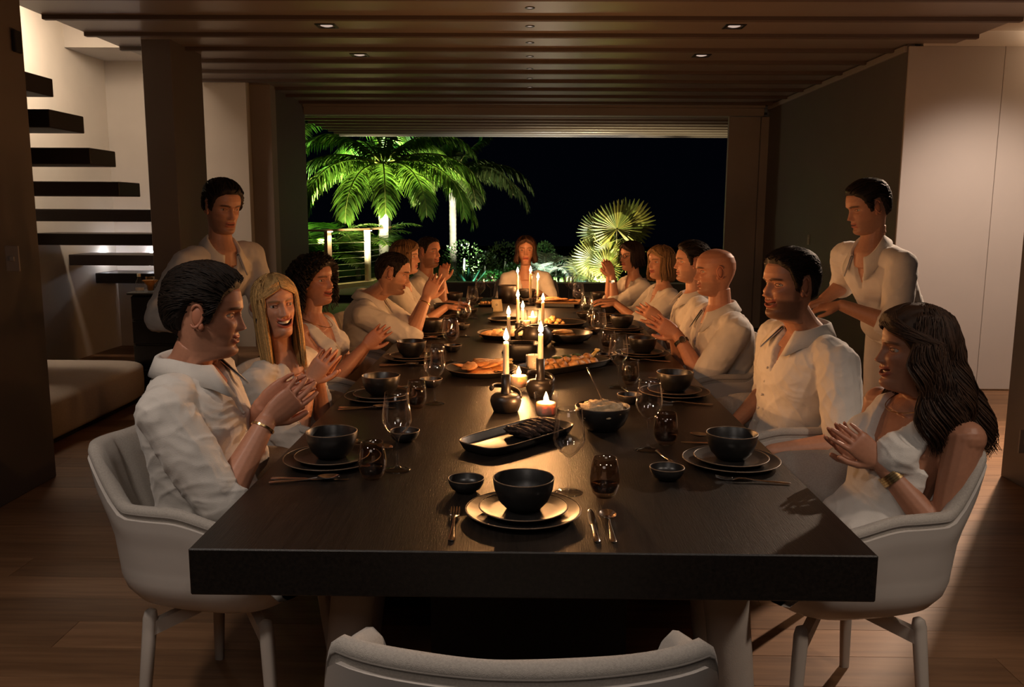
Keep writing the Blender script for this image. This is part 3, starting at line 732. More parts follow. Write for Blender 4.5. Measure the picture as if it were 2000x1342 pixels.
def votive(x, y, label, lit=1.0, H=0.092, R=0.044, fill=0.5):
    t = thing('votive_glass', label, 'votive', (x, y, TZ), 0, 'glass votive holders')
    MB().lathe([(0.0006, 0.0), (R*.82, 0), (R*.84, 0.004), (R*.9, H*.3), (R, H), (R*.95, H), (R*.86, H*.3), (R*.80, 0.012), (0.0006, 0.010)], 32).build('glass_body', MT['glass'], t, True)
    c = thing('votive_candle', 'ivory wax candle inside the '+label, 'candle', (x, y, TZ+.0115), 0, 'votive candles')
    h = H*fill
    MB().lathe([(0.0006, 0), (R*.78, 0), (R*.83, h*.9), (R*.78, h), (R*.3, h-.002), (0.0006, h-.003)], 24).build('wax_body', MT['wax'], c, True)
    MB().tube([(0, 0, h-.003), (0, 0, h+.006)], 0.001, 6).build('wick', MT['black'], c)
    if lit:
        f = link('flame', FL, c); f.location = (0, 0, h+.002); f.scale = (0.9, 0.9, 0.8)
        candle_light(x, y, TZ+.0115+h+.016, 0.8*CANDLE_W*lit)
votive(0.061, 1.235, 'large clear votive glass nearest the camera')
votive(-0.040, 1.745, 'clear votive glass behind the nearest candle pot')
votive(0.030, 2.10, 'wax-filled votive glass next to the chicken platter', 0.0, 0.085, 0.042, 0.88)
votive(0.036, 3.80, 'slim lit votive glass deeper along the table', 1.0, 0.10, 0.04, 0.45)
votive(-0.005, 3.56, 'small wax-filled votive glass before the slim lit one', 0.0, 0.06, 0.03, 0.85)

# ------------------------------------------------------------------ serving dishes and food
def tray(L, W, h, e=5.0, n=64):
    m = MB(); P = []
    def ring(k, z):
        row = []
        for t in np.linspace(0, 2*PI, n, endpoint=False):
            c, s = math.cos(t), math.sin(t); r = (abs(c)**e+abs(s)**e)**(-1/e)
            x = r*c*(L/2); y = r*s*(W/2)
            # keep the wall thickness even on both axes
            x -= math.copysign((1-k)*W/2, x)*min(1, abs(x)/(L/2-W/2+1e-6)) if abs(x) > 1e-9 else 0
            y *= k; row.append((x, y, z))
        return row
    for k, z in [(0.02, .002), (.72, .002), (.80, .0), (.88, .006), (.985, h-.004), (1.0, h), (.985, h+.002), (.96, h), (.86, .012), (.76, .007), (.02, .006)]: P.append(ring(k, z))
    m.grid(np.array(P), True, False, cap0=True, cap1=True)
    m.tube([np.array(p)+np.array([0, 0, .0012]) for p in ring(.985, h)]+[np.array(ring(.985, h)[0])+np.array([0, 0, .0012])], 0.0015, 6, mi=1, caps=False)
    return m
def blob(seed, sx, sy, sz, n=18, m_=12, amp=0.22, f=2.2, col=None):
    """irregular rounded piece of food"""
    m = MB().ellipsoid((0, 0, 0), (1, 1, 1), n, m_)
    V = []
    for x, y, z in m.v:
        k = 1+amp*mnoise.noise(Vector((x*f+seed*7.3, y*f+seed*3.1, z*f)))+amp*.5*mnoise.noise(Vector((x*f*2.6+seed, y*f*2.6, z*f*2.6+seed)))
        V.append((x*k*sx, y*k*sy, z*k*sz))
    m.v = V; return m
def food_mat(name, c0, c1, c2, scale=30, rough=0.5, bmp=0.8):
    m, nt, p, out = new_mat(name); v = coords(nt)
    f = noise_tex(nt, v, scale, 5, 0.7)
    nt.links.new(ramp(nt, f, [(0.3, c0), (0.5, c1), (0.68, c2)]), p.inputs['Base Color']); p.inputs['Roughness'].default_value = rough
    bump(nt, p, noise_tex(nt, v, scale*5, 4, 0.7), bmp, 0.003); return m
F_CHAR = food_mat('charred_beef', (0.010, 0.006, 0.004), (0.03, 0.014, 0.009), (0.085, 0.038, 0.022), 60, 0.8, 1.0)
F_CHICK = food_mat('grilled_chicken', (0.22, 0.07, 0.018), (0.46, 0.22, 0.07), (0.62, 0.38, 0.16), 35, 0.45)
F_FISH = food_mat('spiced_flatbread', (0.30, 0.10, 0.03), (0.55, 0.22, 0.06), (0.66, 0.36, 0.14), 28, 0.6)
F_MASH = food_mat('grain_mash', (0.36, 0.24, 0.13), (0.52, 0.38, 0.22), (0.62, 0.48, 0.31), 50, 0.7)
F_CRUMB = food_mat('crumbed_bites', (0.36, 0.15, 0.04), (0.60, 0.32, 0.10), (0.72, 0.46, 0.2), 30, 0.6)
F_HERB = food_mat('chopped_herbs', (0.01, 0.025, 0.006), (0.03, 0.06, 0.014), (0.06, 0.10, 0.02), 80, 0.6)
F_LEM = food_mat('pale_lemon', (0.60, 0.42, 0.12), (0.70, 0.52, 0.2), (0.75, 0.6, 0.3), 30, 0.4)
# near tray with dark sliced beef
A = math.radians(50)
t = put('serving_tray', tray(0.43, 0.185, 0.030).mesh('serving_tray', CER, True), 'long black serving tray nearest the camera with sliced charred beef', 'tray', None, -0.035, 0.915, TZ, A)
def on_tray(cx, cy, ang, u, v): return (cx+u*math.cos(ang)-v*math.sin(ang), cy+u*math.sin(ang)+v*math.cos(ang))
for i in range(6):
    x, y = on_tray(-0.035, 0.915, A, 0.0+i*0.030, 0.0+rng.uniform(-.004, .004))
    o = put('beef_slice', blob(i+1, 0.013, 0.060, 0.030, 26, 18, amp=.34, f=3.2).mesh('beef_slice', F_CHAR, True), ('first', 'second', 'third', 'fourth', 'fifth', 'sixth')[i]+' dark charred beef slice counted from the empty half of the nearest tray', 'meat', 'charred beef slices on the nearest tray', x, y, TZ+0.028, A-0.1)
    o.rotation_euler = (0, -0.95, A-0.1)
# platter of flatbreads
t = put('serving_plate', mk_plate(0.165, 0.030, 1), 'wide black plate of spiced golden pieces beside the nearest candle', 'plate', None, -0.215, 2.08, TZ, 0)
for i in range(9):
    a = i*0.75; r = 0.055+0.045*((i*37) % 10)/10 if i else 0
    if i < 7: x, y = -0.20+r*math.cos(a), 2.07+r*math.sin(a)*.9; z = .020+0.012*(i % 3)
    else: x, y = -0.185+(i-7)*.03, 2.06; z = .052
    o = put('spiced_fillet', blob(i+11, 0.072, 0.038, 0.010, amp=.3).mesh('spiced_fillet', F_FISH, True), 'thin golden spiced piece heaped on the wide black plate', 'food', 'golden pieces on the wide black plate', x, y, TZ+z, a+1.1)
    o.rotation_euler = (rng.uniform(-.25, .25), rng.uniform(-.35, .05), a+1.1)
for i in range(2):
    put('lemon_wedge', MB().box((-0.045, -0.010, -0.006), (0.045, 0.010, 0.006), bev=.005).mesh('lemon_wedge', F_LEM, True), ('upper', 'lower')[i]+' pale stick resting on the golden pieces of the wide plate', 'food', None, -0.115, 2.20-i*.022, TZ+.045-.01*i, 0.05)
# chicken platter
A2 = math.radians(42)
t = put('serving_tray', tray(0.50, 0.20, 0.032).mesh('serving_tray', CER, True), 'long black tray of grilled chicken right of the candles', 'tray', None, 0.175, 2.22, TZ, A2)
ORD = ('first', 'second', 'third', 'fourth', 'fifth', 'sixth', 'seventh', 'eighth')
for i in range(20):
    row = i % 3; u = -0.15+(i//3)*0.050+rng.uniform(-.008, .008); vv = (row-1)*0.045+rng.uniform(-.006, .006)
    x, y = on_tray(0.175, 2.22, A2, u, vv)
    o = put('chicken_piece', blob(i+31, 0.032, 0.021, 0.018, 14, 10, amp=.3).mesh('chicken_piece', F_CHICK, True), ORD[i//3]+' browned chicken piece from the candle end, '+('near', 'middle', 'far')[row]+' row of the long tray', 'food', 'chicken pieces on the long tray', x, y, TZ+0.027+(0.014 if row == 1 else 0), A2)
    o.rotation_euler = (rng.uniform(-.4, .4), rng.uniform(-.4, .4), rng.uniform(0, 3))
for i in range(3):
    x, y = on_tray(0.175, 2.22, A2, -0.05+i*0.065, 0.004)
    o = put('herb_sprinkle', blob(i+71, 0.022, 0.015, 0.006, amp=.5, f=4).mesh('herb_sprinkle', F_HERB, True), ('patch of chopped herbs nearest the candles', 'middle patch of chopped herbs', 'patch of chopped herbs nearest the bone end')[i]+' on the grilled chicken', 'herbs', 'herb patches on the chicken', x, y, TZ+0.058, 0)
x, y = on_tray(0.175, 2.22, A2, 0.205, 0.01)
bone = MB().tube([(-0.03, 0, 0.03), (0.0, 0, 0.045), (0.022, 0, 0.062)], [0.012, 0.009, 0.008], 10, round_caps=True).ellipsoid((0.026, .006, .066), (.010, .008, .008)).ellipsoid((0.026, -.006, .066), (.010, .008, .008))
put('drumstick_bone', bone.mesh('drumstick_bone', F_LEM, True), 'pale bone end sticking up from the grilled chicken tray', 'food', None, x, y, TZ, A2)
# mash bowl with a standing spoon
t = put('serving_bowl', mk_bowl(0.093, 0.082, 2), 'deep black bowl of grain mash with a standing spoon', 'bowl', None, 0.248, 1.075, TZ, 0)
put('grain_mash', blob(5, 0.080, 0.078, 0.036, 40, 26, amp=.32, f=3.0).mesh('grain_mash', F_MASH, True), 'pale mound of grain mash filling the deep black bowl', 'food', None, 0.248, 1.075, TZ+.062)
sp = put('serving_spoon', MB().tube([(0.03, 0.0, -0.02), (0.0, 0.0, 0.02), (-0.045, 0, 0.115), (-0.055, 0, 0.135)], [0.005, 0.0032, 0.0035, 0.0052], 8, flat=.6, round_caps=True).mesh('serving_spoon', MT['steel'], True), 'steel serving spoon standing in the bowl of mash', 'spoon', None, 0.25, 1.09, TZ+0.075, 0.1)
# middle: jug, square pot, second bread dish, crumbed bites, far board, menu card
jg = thing('ceramic_jug', 'round dark ceramic jug with a side handle behind the second candle', 'jug', (0.055, 2.93, TZ))
MB().lathe([(0.0006, 0), (0.05, 0), (0.075, .02), (0.085, .05), (0.078, .085), (0.058, .105), (0.056, .112), (0.050, .112), (0.052, .10), (0.0006, .09)], 36).build('jug_body', MT['iron'], jg, True)
MB().tube([(-0.055, 0, .095), (-0.09, 0, .098), (-0.118, 0, .075), (-0.115, 0, .045), (-0.082, 0, .028)], [.010, .010, .009, .009, .010], 10, flat=1.3).build('handle', MT['iron'], jg, True)
sq = thing('sauce_pot', 'square-sided dark pot with open top behind the nearest candle', 'pot', (-0.028, 2.47, TZ))
e = 6.0
def sq_ring(r, z): return [(r*math.cos(t)*(abs(math.cos(t))**e+abs(math.sin(t))**e)**(-1/e), r*math.sin(t)*(abs(math.cos(t))**e+abs(math.sin(t))**e)**(-1/e), z) for t in np.linspace(0, 2*PI, 48, endpoint=False)]
mm = MB().grid(np.array([sq_ring(r, z) for r, z in [(.004, .0), (.07, 0), (.078, .006), (.08, .08), (.079, .084), (.074, .084), (.071, .05), (.06, .045), (.004, .045)]]), True, False, cap0=True, cap1=True)
mm.build('pot_body', MT['ceramic'], sq, True)
MB().tube(sq_ring(.0768, .0845)+[sq_ring(.0768, .0845)[0]], .0016, 6, caps=False).build('rim', MT['rim'], sq, True)
put('serving_plate', mk_plate(0.165, 0.032, 2), 'black dish of bread slices behind the third taper', 'plate', None, -0.13, 3.22, TZ, 0)
for i in range(5):
    o = put('bread_slice', blob(i+51, 0.055, 0.036, 0.011, amp=.2).mesh('bread_slice', F_CRUMB, True), ORD[i]+' golden bread slice from the staircase side in the dish behind the third taper', 'bread', 'bread slices behind the third taper', -0.235+i*0.05, 3.20+0.02*(i % 2), TZ+.026+.006*(i % 2), 0.5+i)
    o.rotation_euler = (0.15, -0.2, 0.6+i*.3)
put('serving_plate', mk_plate(0.115, 0.02, 4), 'empty black plate deeper in the middle past the bread dish', 'plate', None, -0.15, 3.98, TZ, 0)
put('serving_bowl', mk_bowl(0.14, 0.055, 5), 'wide low black bowl with two bread pieces right of the jug', 'bowl', None, 0.235, 3.08, TZ, 0)
for i in range(2):
    put('bread_piece', blob(i+61, 0.062, 0.036, 0.013, amp=.22).mesh('bread_piece', F_CRUMB, True), ('flat golden bread piece on top in', 'flat golden bread piece underneath in')[i]+' the wide low bowl', 'bread', None, 0.20+.012*i, 3.05+.02*i, TZ+.062-.018*i, 0.2)
put('serving_plate', mk_plate(0.155, 0.028, 3), 'black plate of crumbed bites behind the wide low bowl', 'plate', None, 0.23, 3.78, TZ, 0)
for i in range(14):
    a = i*2.4; r = 0.062*math.sqrt(i/14)
    put('crumbed_bite', blob(i+81, 0.019, 0.015, 0.014, 12, 8, amp=.4).mesh('crumbed_bite', F_CRUMB, True), 'golden crumbed bite heaped on the black plate', 'food', 'crumbed bites on the black plate', 0.17+r*math.cos(a), 3.78+r*math.sin(a), TZ+.020+.034*(1-r/.062), a)
bd = put('bread_board', MB().box((-0.17, -0.13, 0), (0.17, 0.13, 0.014), bev=.004).mesh('bread_board', wood_mat('pale_board', (0.40, 0.20, 0.07), (0.55, 0.30, 0.12), 0.6, (2, 20, 2), 4), False), 'pale wooden board of crisp bread beside the far tapers', 'board', None, 0.255, 5.0, TZ+.028, -0.12)
put('board_stand', MB().box((-0.13, -0.10, 0), (0.13, 0.10, 0.028), bev=.003).mesh('board_stand', MT['iron'], False), 'dark riser under the pale wooden bread board', 'stand', None, 0.255, 5.0, TZ, -0.12)
for i in range(7):
    o = put('crisp_bread', blob(i+95, 0.06, 0.05, 0.006, amp=.3).mesh('crisp_bread', F_FISH, True), ORD[i % 4]+' thin crisp bread shard in the '+('nearer', 'farther')[i//4]+' row on the pale board', 'bread', 'crisp bread on the board', 0.15+(i % 4)*.06, 4.95+(i//4)*.09, TZ+.050+.005*(i % 3), i*1.3)
mc = thing('menu_card', 'small cream folded card glowing beside the far wine glasses', 'card', (-0.225, 4.55, TZ), 0.15)
P = [[(x, -0.02*math.sin((z/.09)*1.2)+.02*(x > 0)*0, z) for x in (-.036+.012*(z < .04), .036+.014*(1-z/.09))] for z in np.linspace(0, .095, 8)]
mo = MB().grid(np.array(P)).build('card_front', mat('cream_card', (0.80, 0.66, 0.40), 0.7, var=.03), mc, True)
so = mo.modifiers.new('thickness', 'SOLIDIFY'); so.thickness = 0.0012
MB().lathe([(0.004, 0.0), (0.0075, 0.0)], 14).build('printed_mark', MT['iron'], mc).matrix_local = Matrix.Translation((0.0, -0.0165, 0.055)) @ Matrix.Rotation(PI/2, 4, 'X')
put('nibbles_tray', tray(0.16, 0.10, 0.02).mesh('nibbles_tray', CER, True), 'small black tray of nibbles behind the cream card', 'tray', None, -0.30, 4.92, TZ, 0.1)
for i in range(5):
    put('nibble', blob(i+105, 0.017, 0.016, 0.016, 12, 8, amp=.3).mesh('nibble', F_CRUMB, True), ORD[i]+' round golden nibble along the small black tray', 'food', 'nibbles on the small tray', -0.35+i*.025, 4.92+.012*(i % 2), TZ+.024, i)
ib = thing('wine_cooler', 'dark cylindrical cooler pot in front of the person at the far end', 'cooler', (-0.15, 5.22, TZ))
MB().lathe([(0.0006, 0), (.075, 0), (.082, .004), (.088, .14), (.083, .142), (.077, .02), (.0006, .015)], 32).build('cooler_body', MT['iron'], ib, True)
# ------------------------------------------------------------------ people
MT['skin'] = vcol_mat('skin', 0.46, 0.4, 0.10, 90, 0.12, 900, bdist=0.0006)
MT['hair'] = vcol_mat('hair', 0.58, 0.22, 0.35, 160, 0.5, 600)
MT['eye'] = vcol_mat('eye', 0.15, 0.5, 0.0)
MT['linen'] = mat('white_linen', (0.66, 0.62, 0.57), 0.85, var=0.05, scale=25, bmp=0.35, bscale=450, sheen=0.15)
MT['linen2'] = mat('cream_cotton', (0.62, 0.57, 0.51), 0.85, var=0.05, scale=25, bmp=0.3, bscale=450, sheen=0.15)
MT['trousers'] = mat('pale_trousers', (0.52, 0.47, 0.42), 0.85, var=0.06, scale=20, bmp=0.3, bscale=350)
MT['shoe'] = mat('dark_shoe', (0.03, 0.022, 0.018), 0.5)
MT['gold'] = mat('gold_jewellery', (0.75, 0.52, 0.24), 0.25, 1.0, var=0.05)
MT['teeth'] = mat('teeth', (0.80, 0.74, 0.66), 0.3, var=0.02)
V3 = lambda *a: np.array(a, float)
def nrm(v): return v/(np.linalg.norm(v)+1e-12)
def frame_from(yaw, pitch=0.0, roll=0.0):
    """columns forward, left, up. pitch > 0 looks up, roll > 0 tips the head to its own right"""
    f = V3(math.cos(yaw)*math.cos(pitch), math.sin(yaw)*math.cos(pitch), math.sin(pitch))
    l = V3(-math.sin(yaw), math.cos(yaw), 0); u = np.cross(f, l)
    l2 = math.cos(roll)*l+math.sin(roll)*u; u2 = -math.sin(roll)*l+math.cos(roll)*u
    return np.stack([f, l2, u2], 1)
def ip(z, tab):
    zs = [t[0] for t in tab]; return np.interp(z, zs, [t[1] for t in tab])
XF = [(-.135, .006), (-.128, .020), (-.122, .046), (-.117, .066), (-.110, .078), (-.100, .0845), (-.092, .085), (-.082, .0805), (-.07, .083), (-.055, .0845), (-.04, .084), (-.02, .084), (0, .083), (.012, .085), (.024, .092), (.045, .0905), (.07, .083), (.09, .066), (.102, .046), (.110, .024), (.1135, .002)]
XB = [(-.135, -.062), (-.1, -.062), (-.07, -.07), (-.045, -.084), (-.02, -.096), (.01, -.104), (.04, -.104), (.07, -.095), (.09, -.078), (.102, -.055), (.110, -.03), (.1135, -.008)]
WD = [(-.135, .053), (-.125, .0525), (-.115, .0525), (-.1, .0545), (-.08, .060), (-.06, .0645), (-.04, .0675), (-.02, .0705), (0, .073), (.02, .0755), (.045, .076), (.07, .070), (.09, .056), (.102, .040), (.110, .021), (.1135, .004)]
CF = [(-.135, .053), (-.125, .046), (-.115, .030), (-.105, .030), (-.095, .034), (-.08, .040), (-.06, .05), (-.04, .058), (0, .064), (.05, .066), (.1135, .06)]
class Head:
    """analytic head surface in head coordinates: x forward, y left, z up, metres"""
    def __init__(s, sex='m', smile=0.6, open_=0.0, jaw=1.0, nose=1.0, squint=0.3, cheeks=1.0):
        s.sex, s.smile, s.open, s.jaw, s.nose, s.squint, s.ch = sex, smile, open_, jaw, nose, squint, cheeks
        s.fem = 1.0 if sex == 'f' else 0.0
    def surf(s, th, z, detail=True):
        xf, xb, w = ip(z, XF), ip(z, XB), ip(z, WD)
        low = sstep(-0.03, -0.09, z)
        w = w*(.97-s.fem*(0.05+0.15*low)-(1-s.jaw)*0.4*low-.03*low)
        xf = xf-s.fem*0.004*sstep(.01, .03, z)*sstep(.06, .03, z)
        xm = -0.012-0.006*low
        c, n = np.cos(th), np.sin(th)
        x = np.where(c > 0, xm+(xf-xm)*np.abs(c)**(1.0-.12*low), xm+(xm-xb)*c)
        y = w*np.sign(n)*np.abs(n)**0.92
        if detail:
            fr = sstep(0.0, 0.5, c)
            ay = np.abs(y)
            g = lambda a, b, sa, sb: np.exp(-((ay-a)/sa)**2-((z-b)/sb)**2)
            d = 0*x
            # eye sockets, brow, cheek
            d = d-0.0125*g(.031, .004, .017, .0125)-0.006*g(.014, .004, .008, .014)
            d = d+(0.0035-0.002*s.fem)*g(.028, .024, .022, .008)
            d = d+(0.0035+0.0055*s.smile)*s.ch*g(.043-.004*s.smile, -.022-.004*(1-s.smile), .017, .016)
            d = d-0.005*g(.052, -.058, .014, .02)
            # eyelids: bulge over the eyeball with an almond slit
            ey = ay-.031; ez = z-.0045
            ball = np.maximum(0, .0128**2-(ey*.82)**2-ez**2)**0.5
            d = np.maximum(d, np.where(ball > 0, -0.0135+ball*0.9, -9)*1.0) if True else d
            hh = .0062*(1-.5*s.squint)*np.maximum(0, 1-(ey/.0135)**2)
            slit = sstep(1.15, .75, np.abs(ez+.0008*s.squint)/(hh+1e-5))*(np.abs(ey) < .0135)
            d = d-0.0055*slit
            # nose
            t = np.clip((0.016-z)/(0.016+0.034), 0, 1)
            h = (0.004+0.0165*t**1.2)*s.nose*sstep(-0.0450, -0.031, z)*sstep(.032, .006, z)
            wn = .0078+.0062*t**2
            d = d+h*np.exp(-(ay/wn)**2.4)
            d = d+0.0080*s.nose*g(.0120, -.0345, .0062, .0070)+0.0022*s.nose*g(0, -.030, .009, .008)
            d = d-0.003*g(.0075, -.0435, .004, .003)
            # smile fold
            fold = np.abs(ay-(.020+.30*np.maximum(0, -.034-z)))
            d = d-0.0030*s.smile*np.exp(-(fold/.004)**2)*sstep(-.03, -.042, z)*sstep(-.075, -.06, z)
            # mouth
            mw = .0215+.008*s.smile
            curve = .010*s.smile*(ay/mw)**2
            zc = -.0635+curve
            mm = sstep(1.15, .8, ay/mw)
            op = .0035+.010*s.open
            up = np.exp(-((z-(zc+op*.55+.004))/.0042)**2); lo = np.exp(-((z-(zc-op*.75-.0055))/.0052)**2)
            d = d+mm*(.0042*up+.0058*lo)
            gap = sstep(1.0, .6, np.abs(z-(zc-op*.15))/(op*np.sqrt(np.maximum(0.02, 1-(ay/mw)**2))))
            d = d-mm*gap*(.0025+.011*min(1, s.open*1.5))
            d = d-0.004*g(0, -.0815, .018, .006)
            d = d+0.003*g(0, -.098, .018, .012)*(1-.3*s.fem)
            x = x+d*fr
            s._g = dict(mm=mm, zc=zc, op=op, ay=ay, gap=gap)
        return np.stack([x, y, z+0*x], -1)
    def grid(s, nu, nv):
        u = np.linspace(-1, 1, nu, endpoint=False); th = PI*np.sign(u)*np.abs(u)**1.25
        q = np.linspace(0, 1, nv)
        z = -.135+(.2485)*(q+0.060*np.sin(2*PI*q)*1.0)
        z = np.sort(z); z[-1] = .1134
        T, Z = np.meshgrid(th, z); return T, Z
    def colour(s, P, skin, stubble, lips, brow, hairc):
        x, y, z = P[..., 0], P[..., 1], P[..., 2]; ay = np.abs(y)
        C = np.ones(P.shape)*np.array(skin)
        front = sstep(.0, .04, x)
        def mixc(w, c): C[:] = C*(1-w[..., None])+np.array(c)*w[..., None]
        mixc(.30*front*np.exp(-((ay-.042)/.02)**2-((z+.02)/.02)**2), [skin[0]*1.0, skin[1]*.72, skin[2]*.68])
        mixc(.25*front*np.exp(-(ay/.016)**2-((z+.03)/.014)**2), [skin[0]*1.0, skin[1]*.72, skin[2]*.68])
        if stubble > 0:
            w = stubble*sstep(-.042, -.058, z-.35*(.02-np.minimum(ay, .06))*0)*sstep(-.128, -.112, z)*sstep(-.03, 0.0, x)
            w = np.maximum(w, stubble*front*np.exp(-((z+.049)/.006)**2)*(ay < .03))
            w = np.maximum(w, stubble*.9*sstep(.02, .005, np.abs(x-.012))*sstep(.0, -.02, z)*sstep(-.12, -.1, z))
            mixc(w, [c*.35+skin[i]*.18 for i, c in enumerate(hairc)])
        mw = .0215+.008*s.smile; zc = -.0635+.010*s.smile*(ay/mw)**2; op = .0035+.010*s.open
        mm = sstep(1.15, .9, ay/mw)*front
        mixc(mm*sstep(.0062, .0042, np.abs(z-(zc+op*.55+.0035)))*.75, lips); mixc(mm*sstep(.0072, .0052, np.abs(z-(zc-op*.75-.005)))*.75, lips)
        gap = sstep(1.1, .8, np.abs(z-(zc-op*.15))/(op*np.sqrt(np.maximum(0.02, 1-(ay/mw)**2))))*mm
        mixc(gap*.9, [.05, .012, .010])
        bz = .0245-.12*np.maximum(0, ay-.036)-.004*np.exp(-((ay-.012)/.006)**2)
        mixc(front*sstep(.0050, .0026, np.abs(z-bz)-.0006)*sstep(.009, .013, ay)*sstep(.055, .047, ay)*brow, hairc)
        ey = ay-.031; ez = z-.0045
        hh = .0062*(1-.5*s.squint)*np.maximum(0, 1-(ey/.0135)**2)
        lash = np.exp(-(((ez-hh)/.0016)**2))*(np.abs(ey) < .0135)
        mixc(lash*front*.9, [.012, .008, .007]); mixc(np.exp(-(((ez+hh)/.0012)**2))*(np.abs(ey) < .012)*front*.5, [.03, .015, .012])
        mixc(.35*front*np.exp(-((ay-.031)/.018)**2-((z-.006)/.010)**2), [skin[0]*.62, skin[1]*.52, skin[2]*.5])
        return C
def ear(side):
    m = MB(); y0 = side*.0715
    P = [V3(-.008+.015*math.cos(a)-.004, y0+side*(.002+.005*abs(math.sin(a))), .002+.028*math.sin(a)+(-.004 if math.sin(a) < -.5 else 0)) for a in np.linspace(-2.2, 2.6, 16)]
    m.tube([p+V3(-.004*max(0, -(p[2])/.03), 0, 0) for p in P], [.0035]+[.0046]*14+[.003], 8, round_caps=True)
    m.ellipsoid((-.010, y0+side*.003, .0), (.015, .006, .027), 12, 8)
    m.ellipsoid((.000, y0+side*.005, -.027), (.008, .005, .010), 10, 8)
    return m
def remesh(m, voxel, smooth_it=4, name='tmp', fac=0.5):
    """fuse overlapping closed shapes into one continuous skin"""
    me = m.mesh(name, [], True)
    o = bpy.data.objects.new(name, me); COL.objects.link(o)
    r = o.modifiers.new('r', 'REMESH'); r.mode = 'VOXEL'; r.voxel_size = voxel; r.use_smooth_shade = True
    sm = o.modifiers.new('s', 'SMOOTH'); sm.factor = fac; sm.iterations = smooth_it
    dg = bpy.context.evaluated_depsgraph_get(); ev = o.evaluated_get(dg); mm = ev.to_mesh()
    nv = len(mm.vertices); V = np.empty(nv*3, dtype=np.float32); mm.vertices.foreach_get('co', V); V = V.reshape(-1, 3).astype(float)
    Nn = np.empty(nv*3, dtype=np.float32); mm.vertices.foreach_get('normal', Nn); Nn = Nn.reshape(-1, 3).astype(float)
    nl = len(mm.loops); L = np.empty(nl, dtype=np.int32); mm.loops.foreach_get('vertex_index', L)
    npoly = len(mm.polygons); S = np.empty(npoly, dtype=np.int32); mm.polygons.foreach_get('loop_start', S)
    T = np.empty(npoly, dtype=np.int32); mm.polygons.foreach_get('loop_total', T)
    ev.to_mesh_clear(); bpy.data.objects.remove(o); bpy.data.meshes.remove(me)
    return V, Nn, L, S, T
def mesh_from_arrays(name, V, L, S, T, mats, C=None, extra=None):
    """arrays plus optional extra MB pieces -> one mesh"""
    Vs = [V]; Ls = [L]; Ss = [S]; Ts = [T]; Cs = [C]
    if extra:
        for ev, ef, ec in extra:
            b = sum(len(a) for a in Vs); lb = sum(len(a) for a in Ls)
            tot = np.array([len(f) for f in ef], dtype=np.int32); ll = np.fromiter((i for f in ef for i in f), dtype=np.int32)+b
            Vs.append(np.asarray(ev, float)); Ls.append(ll); Ts.append(tot); Ss.append(lb+np.concatenate([[0], np.cumsum(tot)[:-1]]).astype(np.int32)); Cs.append(ec)
    V = np.vstack(Vs); L = np.concatenate(Ls); S = np.concatenate(Ss); T = np.concatenate(Ts)
    me = bpy.data.meshes.new(name); me.vertices.add(len(V)); me.vertices.foreach_set('co', V.astype(np.float32).ravel())
    me.loops.add(len(L)); me.loops.foreach_set('vertex_index', L.astype(np.int32))
    me.polygons.add(len(S)); me.polygons.foreach_set('loop_start', S.astype(np.int32)); me.polygons.foreach_set('loop_total', T.astype(np.int32))
    me.polygons.foreach_set('use_smooth', np.ones(len(S), dtype=bool))
    for m in (mats if isinstance(mats, (list, tuple)) else [mats]): me.materials.append(m)
    if C is not None:
        Cc = np.ones((len(V), 4), dtype=np.float32); Cc[:, :3] = np.vstack(Cs)
        at = me.color_attributes.new('Col', 'FLOAT_COLOR', 'POINT'); at.data.foreach_set('color', Cc.ravel())
    me.update(calc_edges=True); me.validate(); return me
def ik(a, b, l1, l2, pole):
    d = b-a; L = np.linalg.norm(d); k = 1.0
    if L > (l1+l2)*.995: k = L/((l1+l2)*.995); l1 *= k; l2 *= k
    d = d/L; x = (l1*l1-l2*l2+L*L)/(2*L); h = math.sqrt(max(0, l1*l1-x*x))
    p = pole-d*(pole@d); p = nrm(p); return a+d*x+p*h
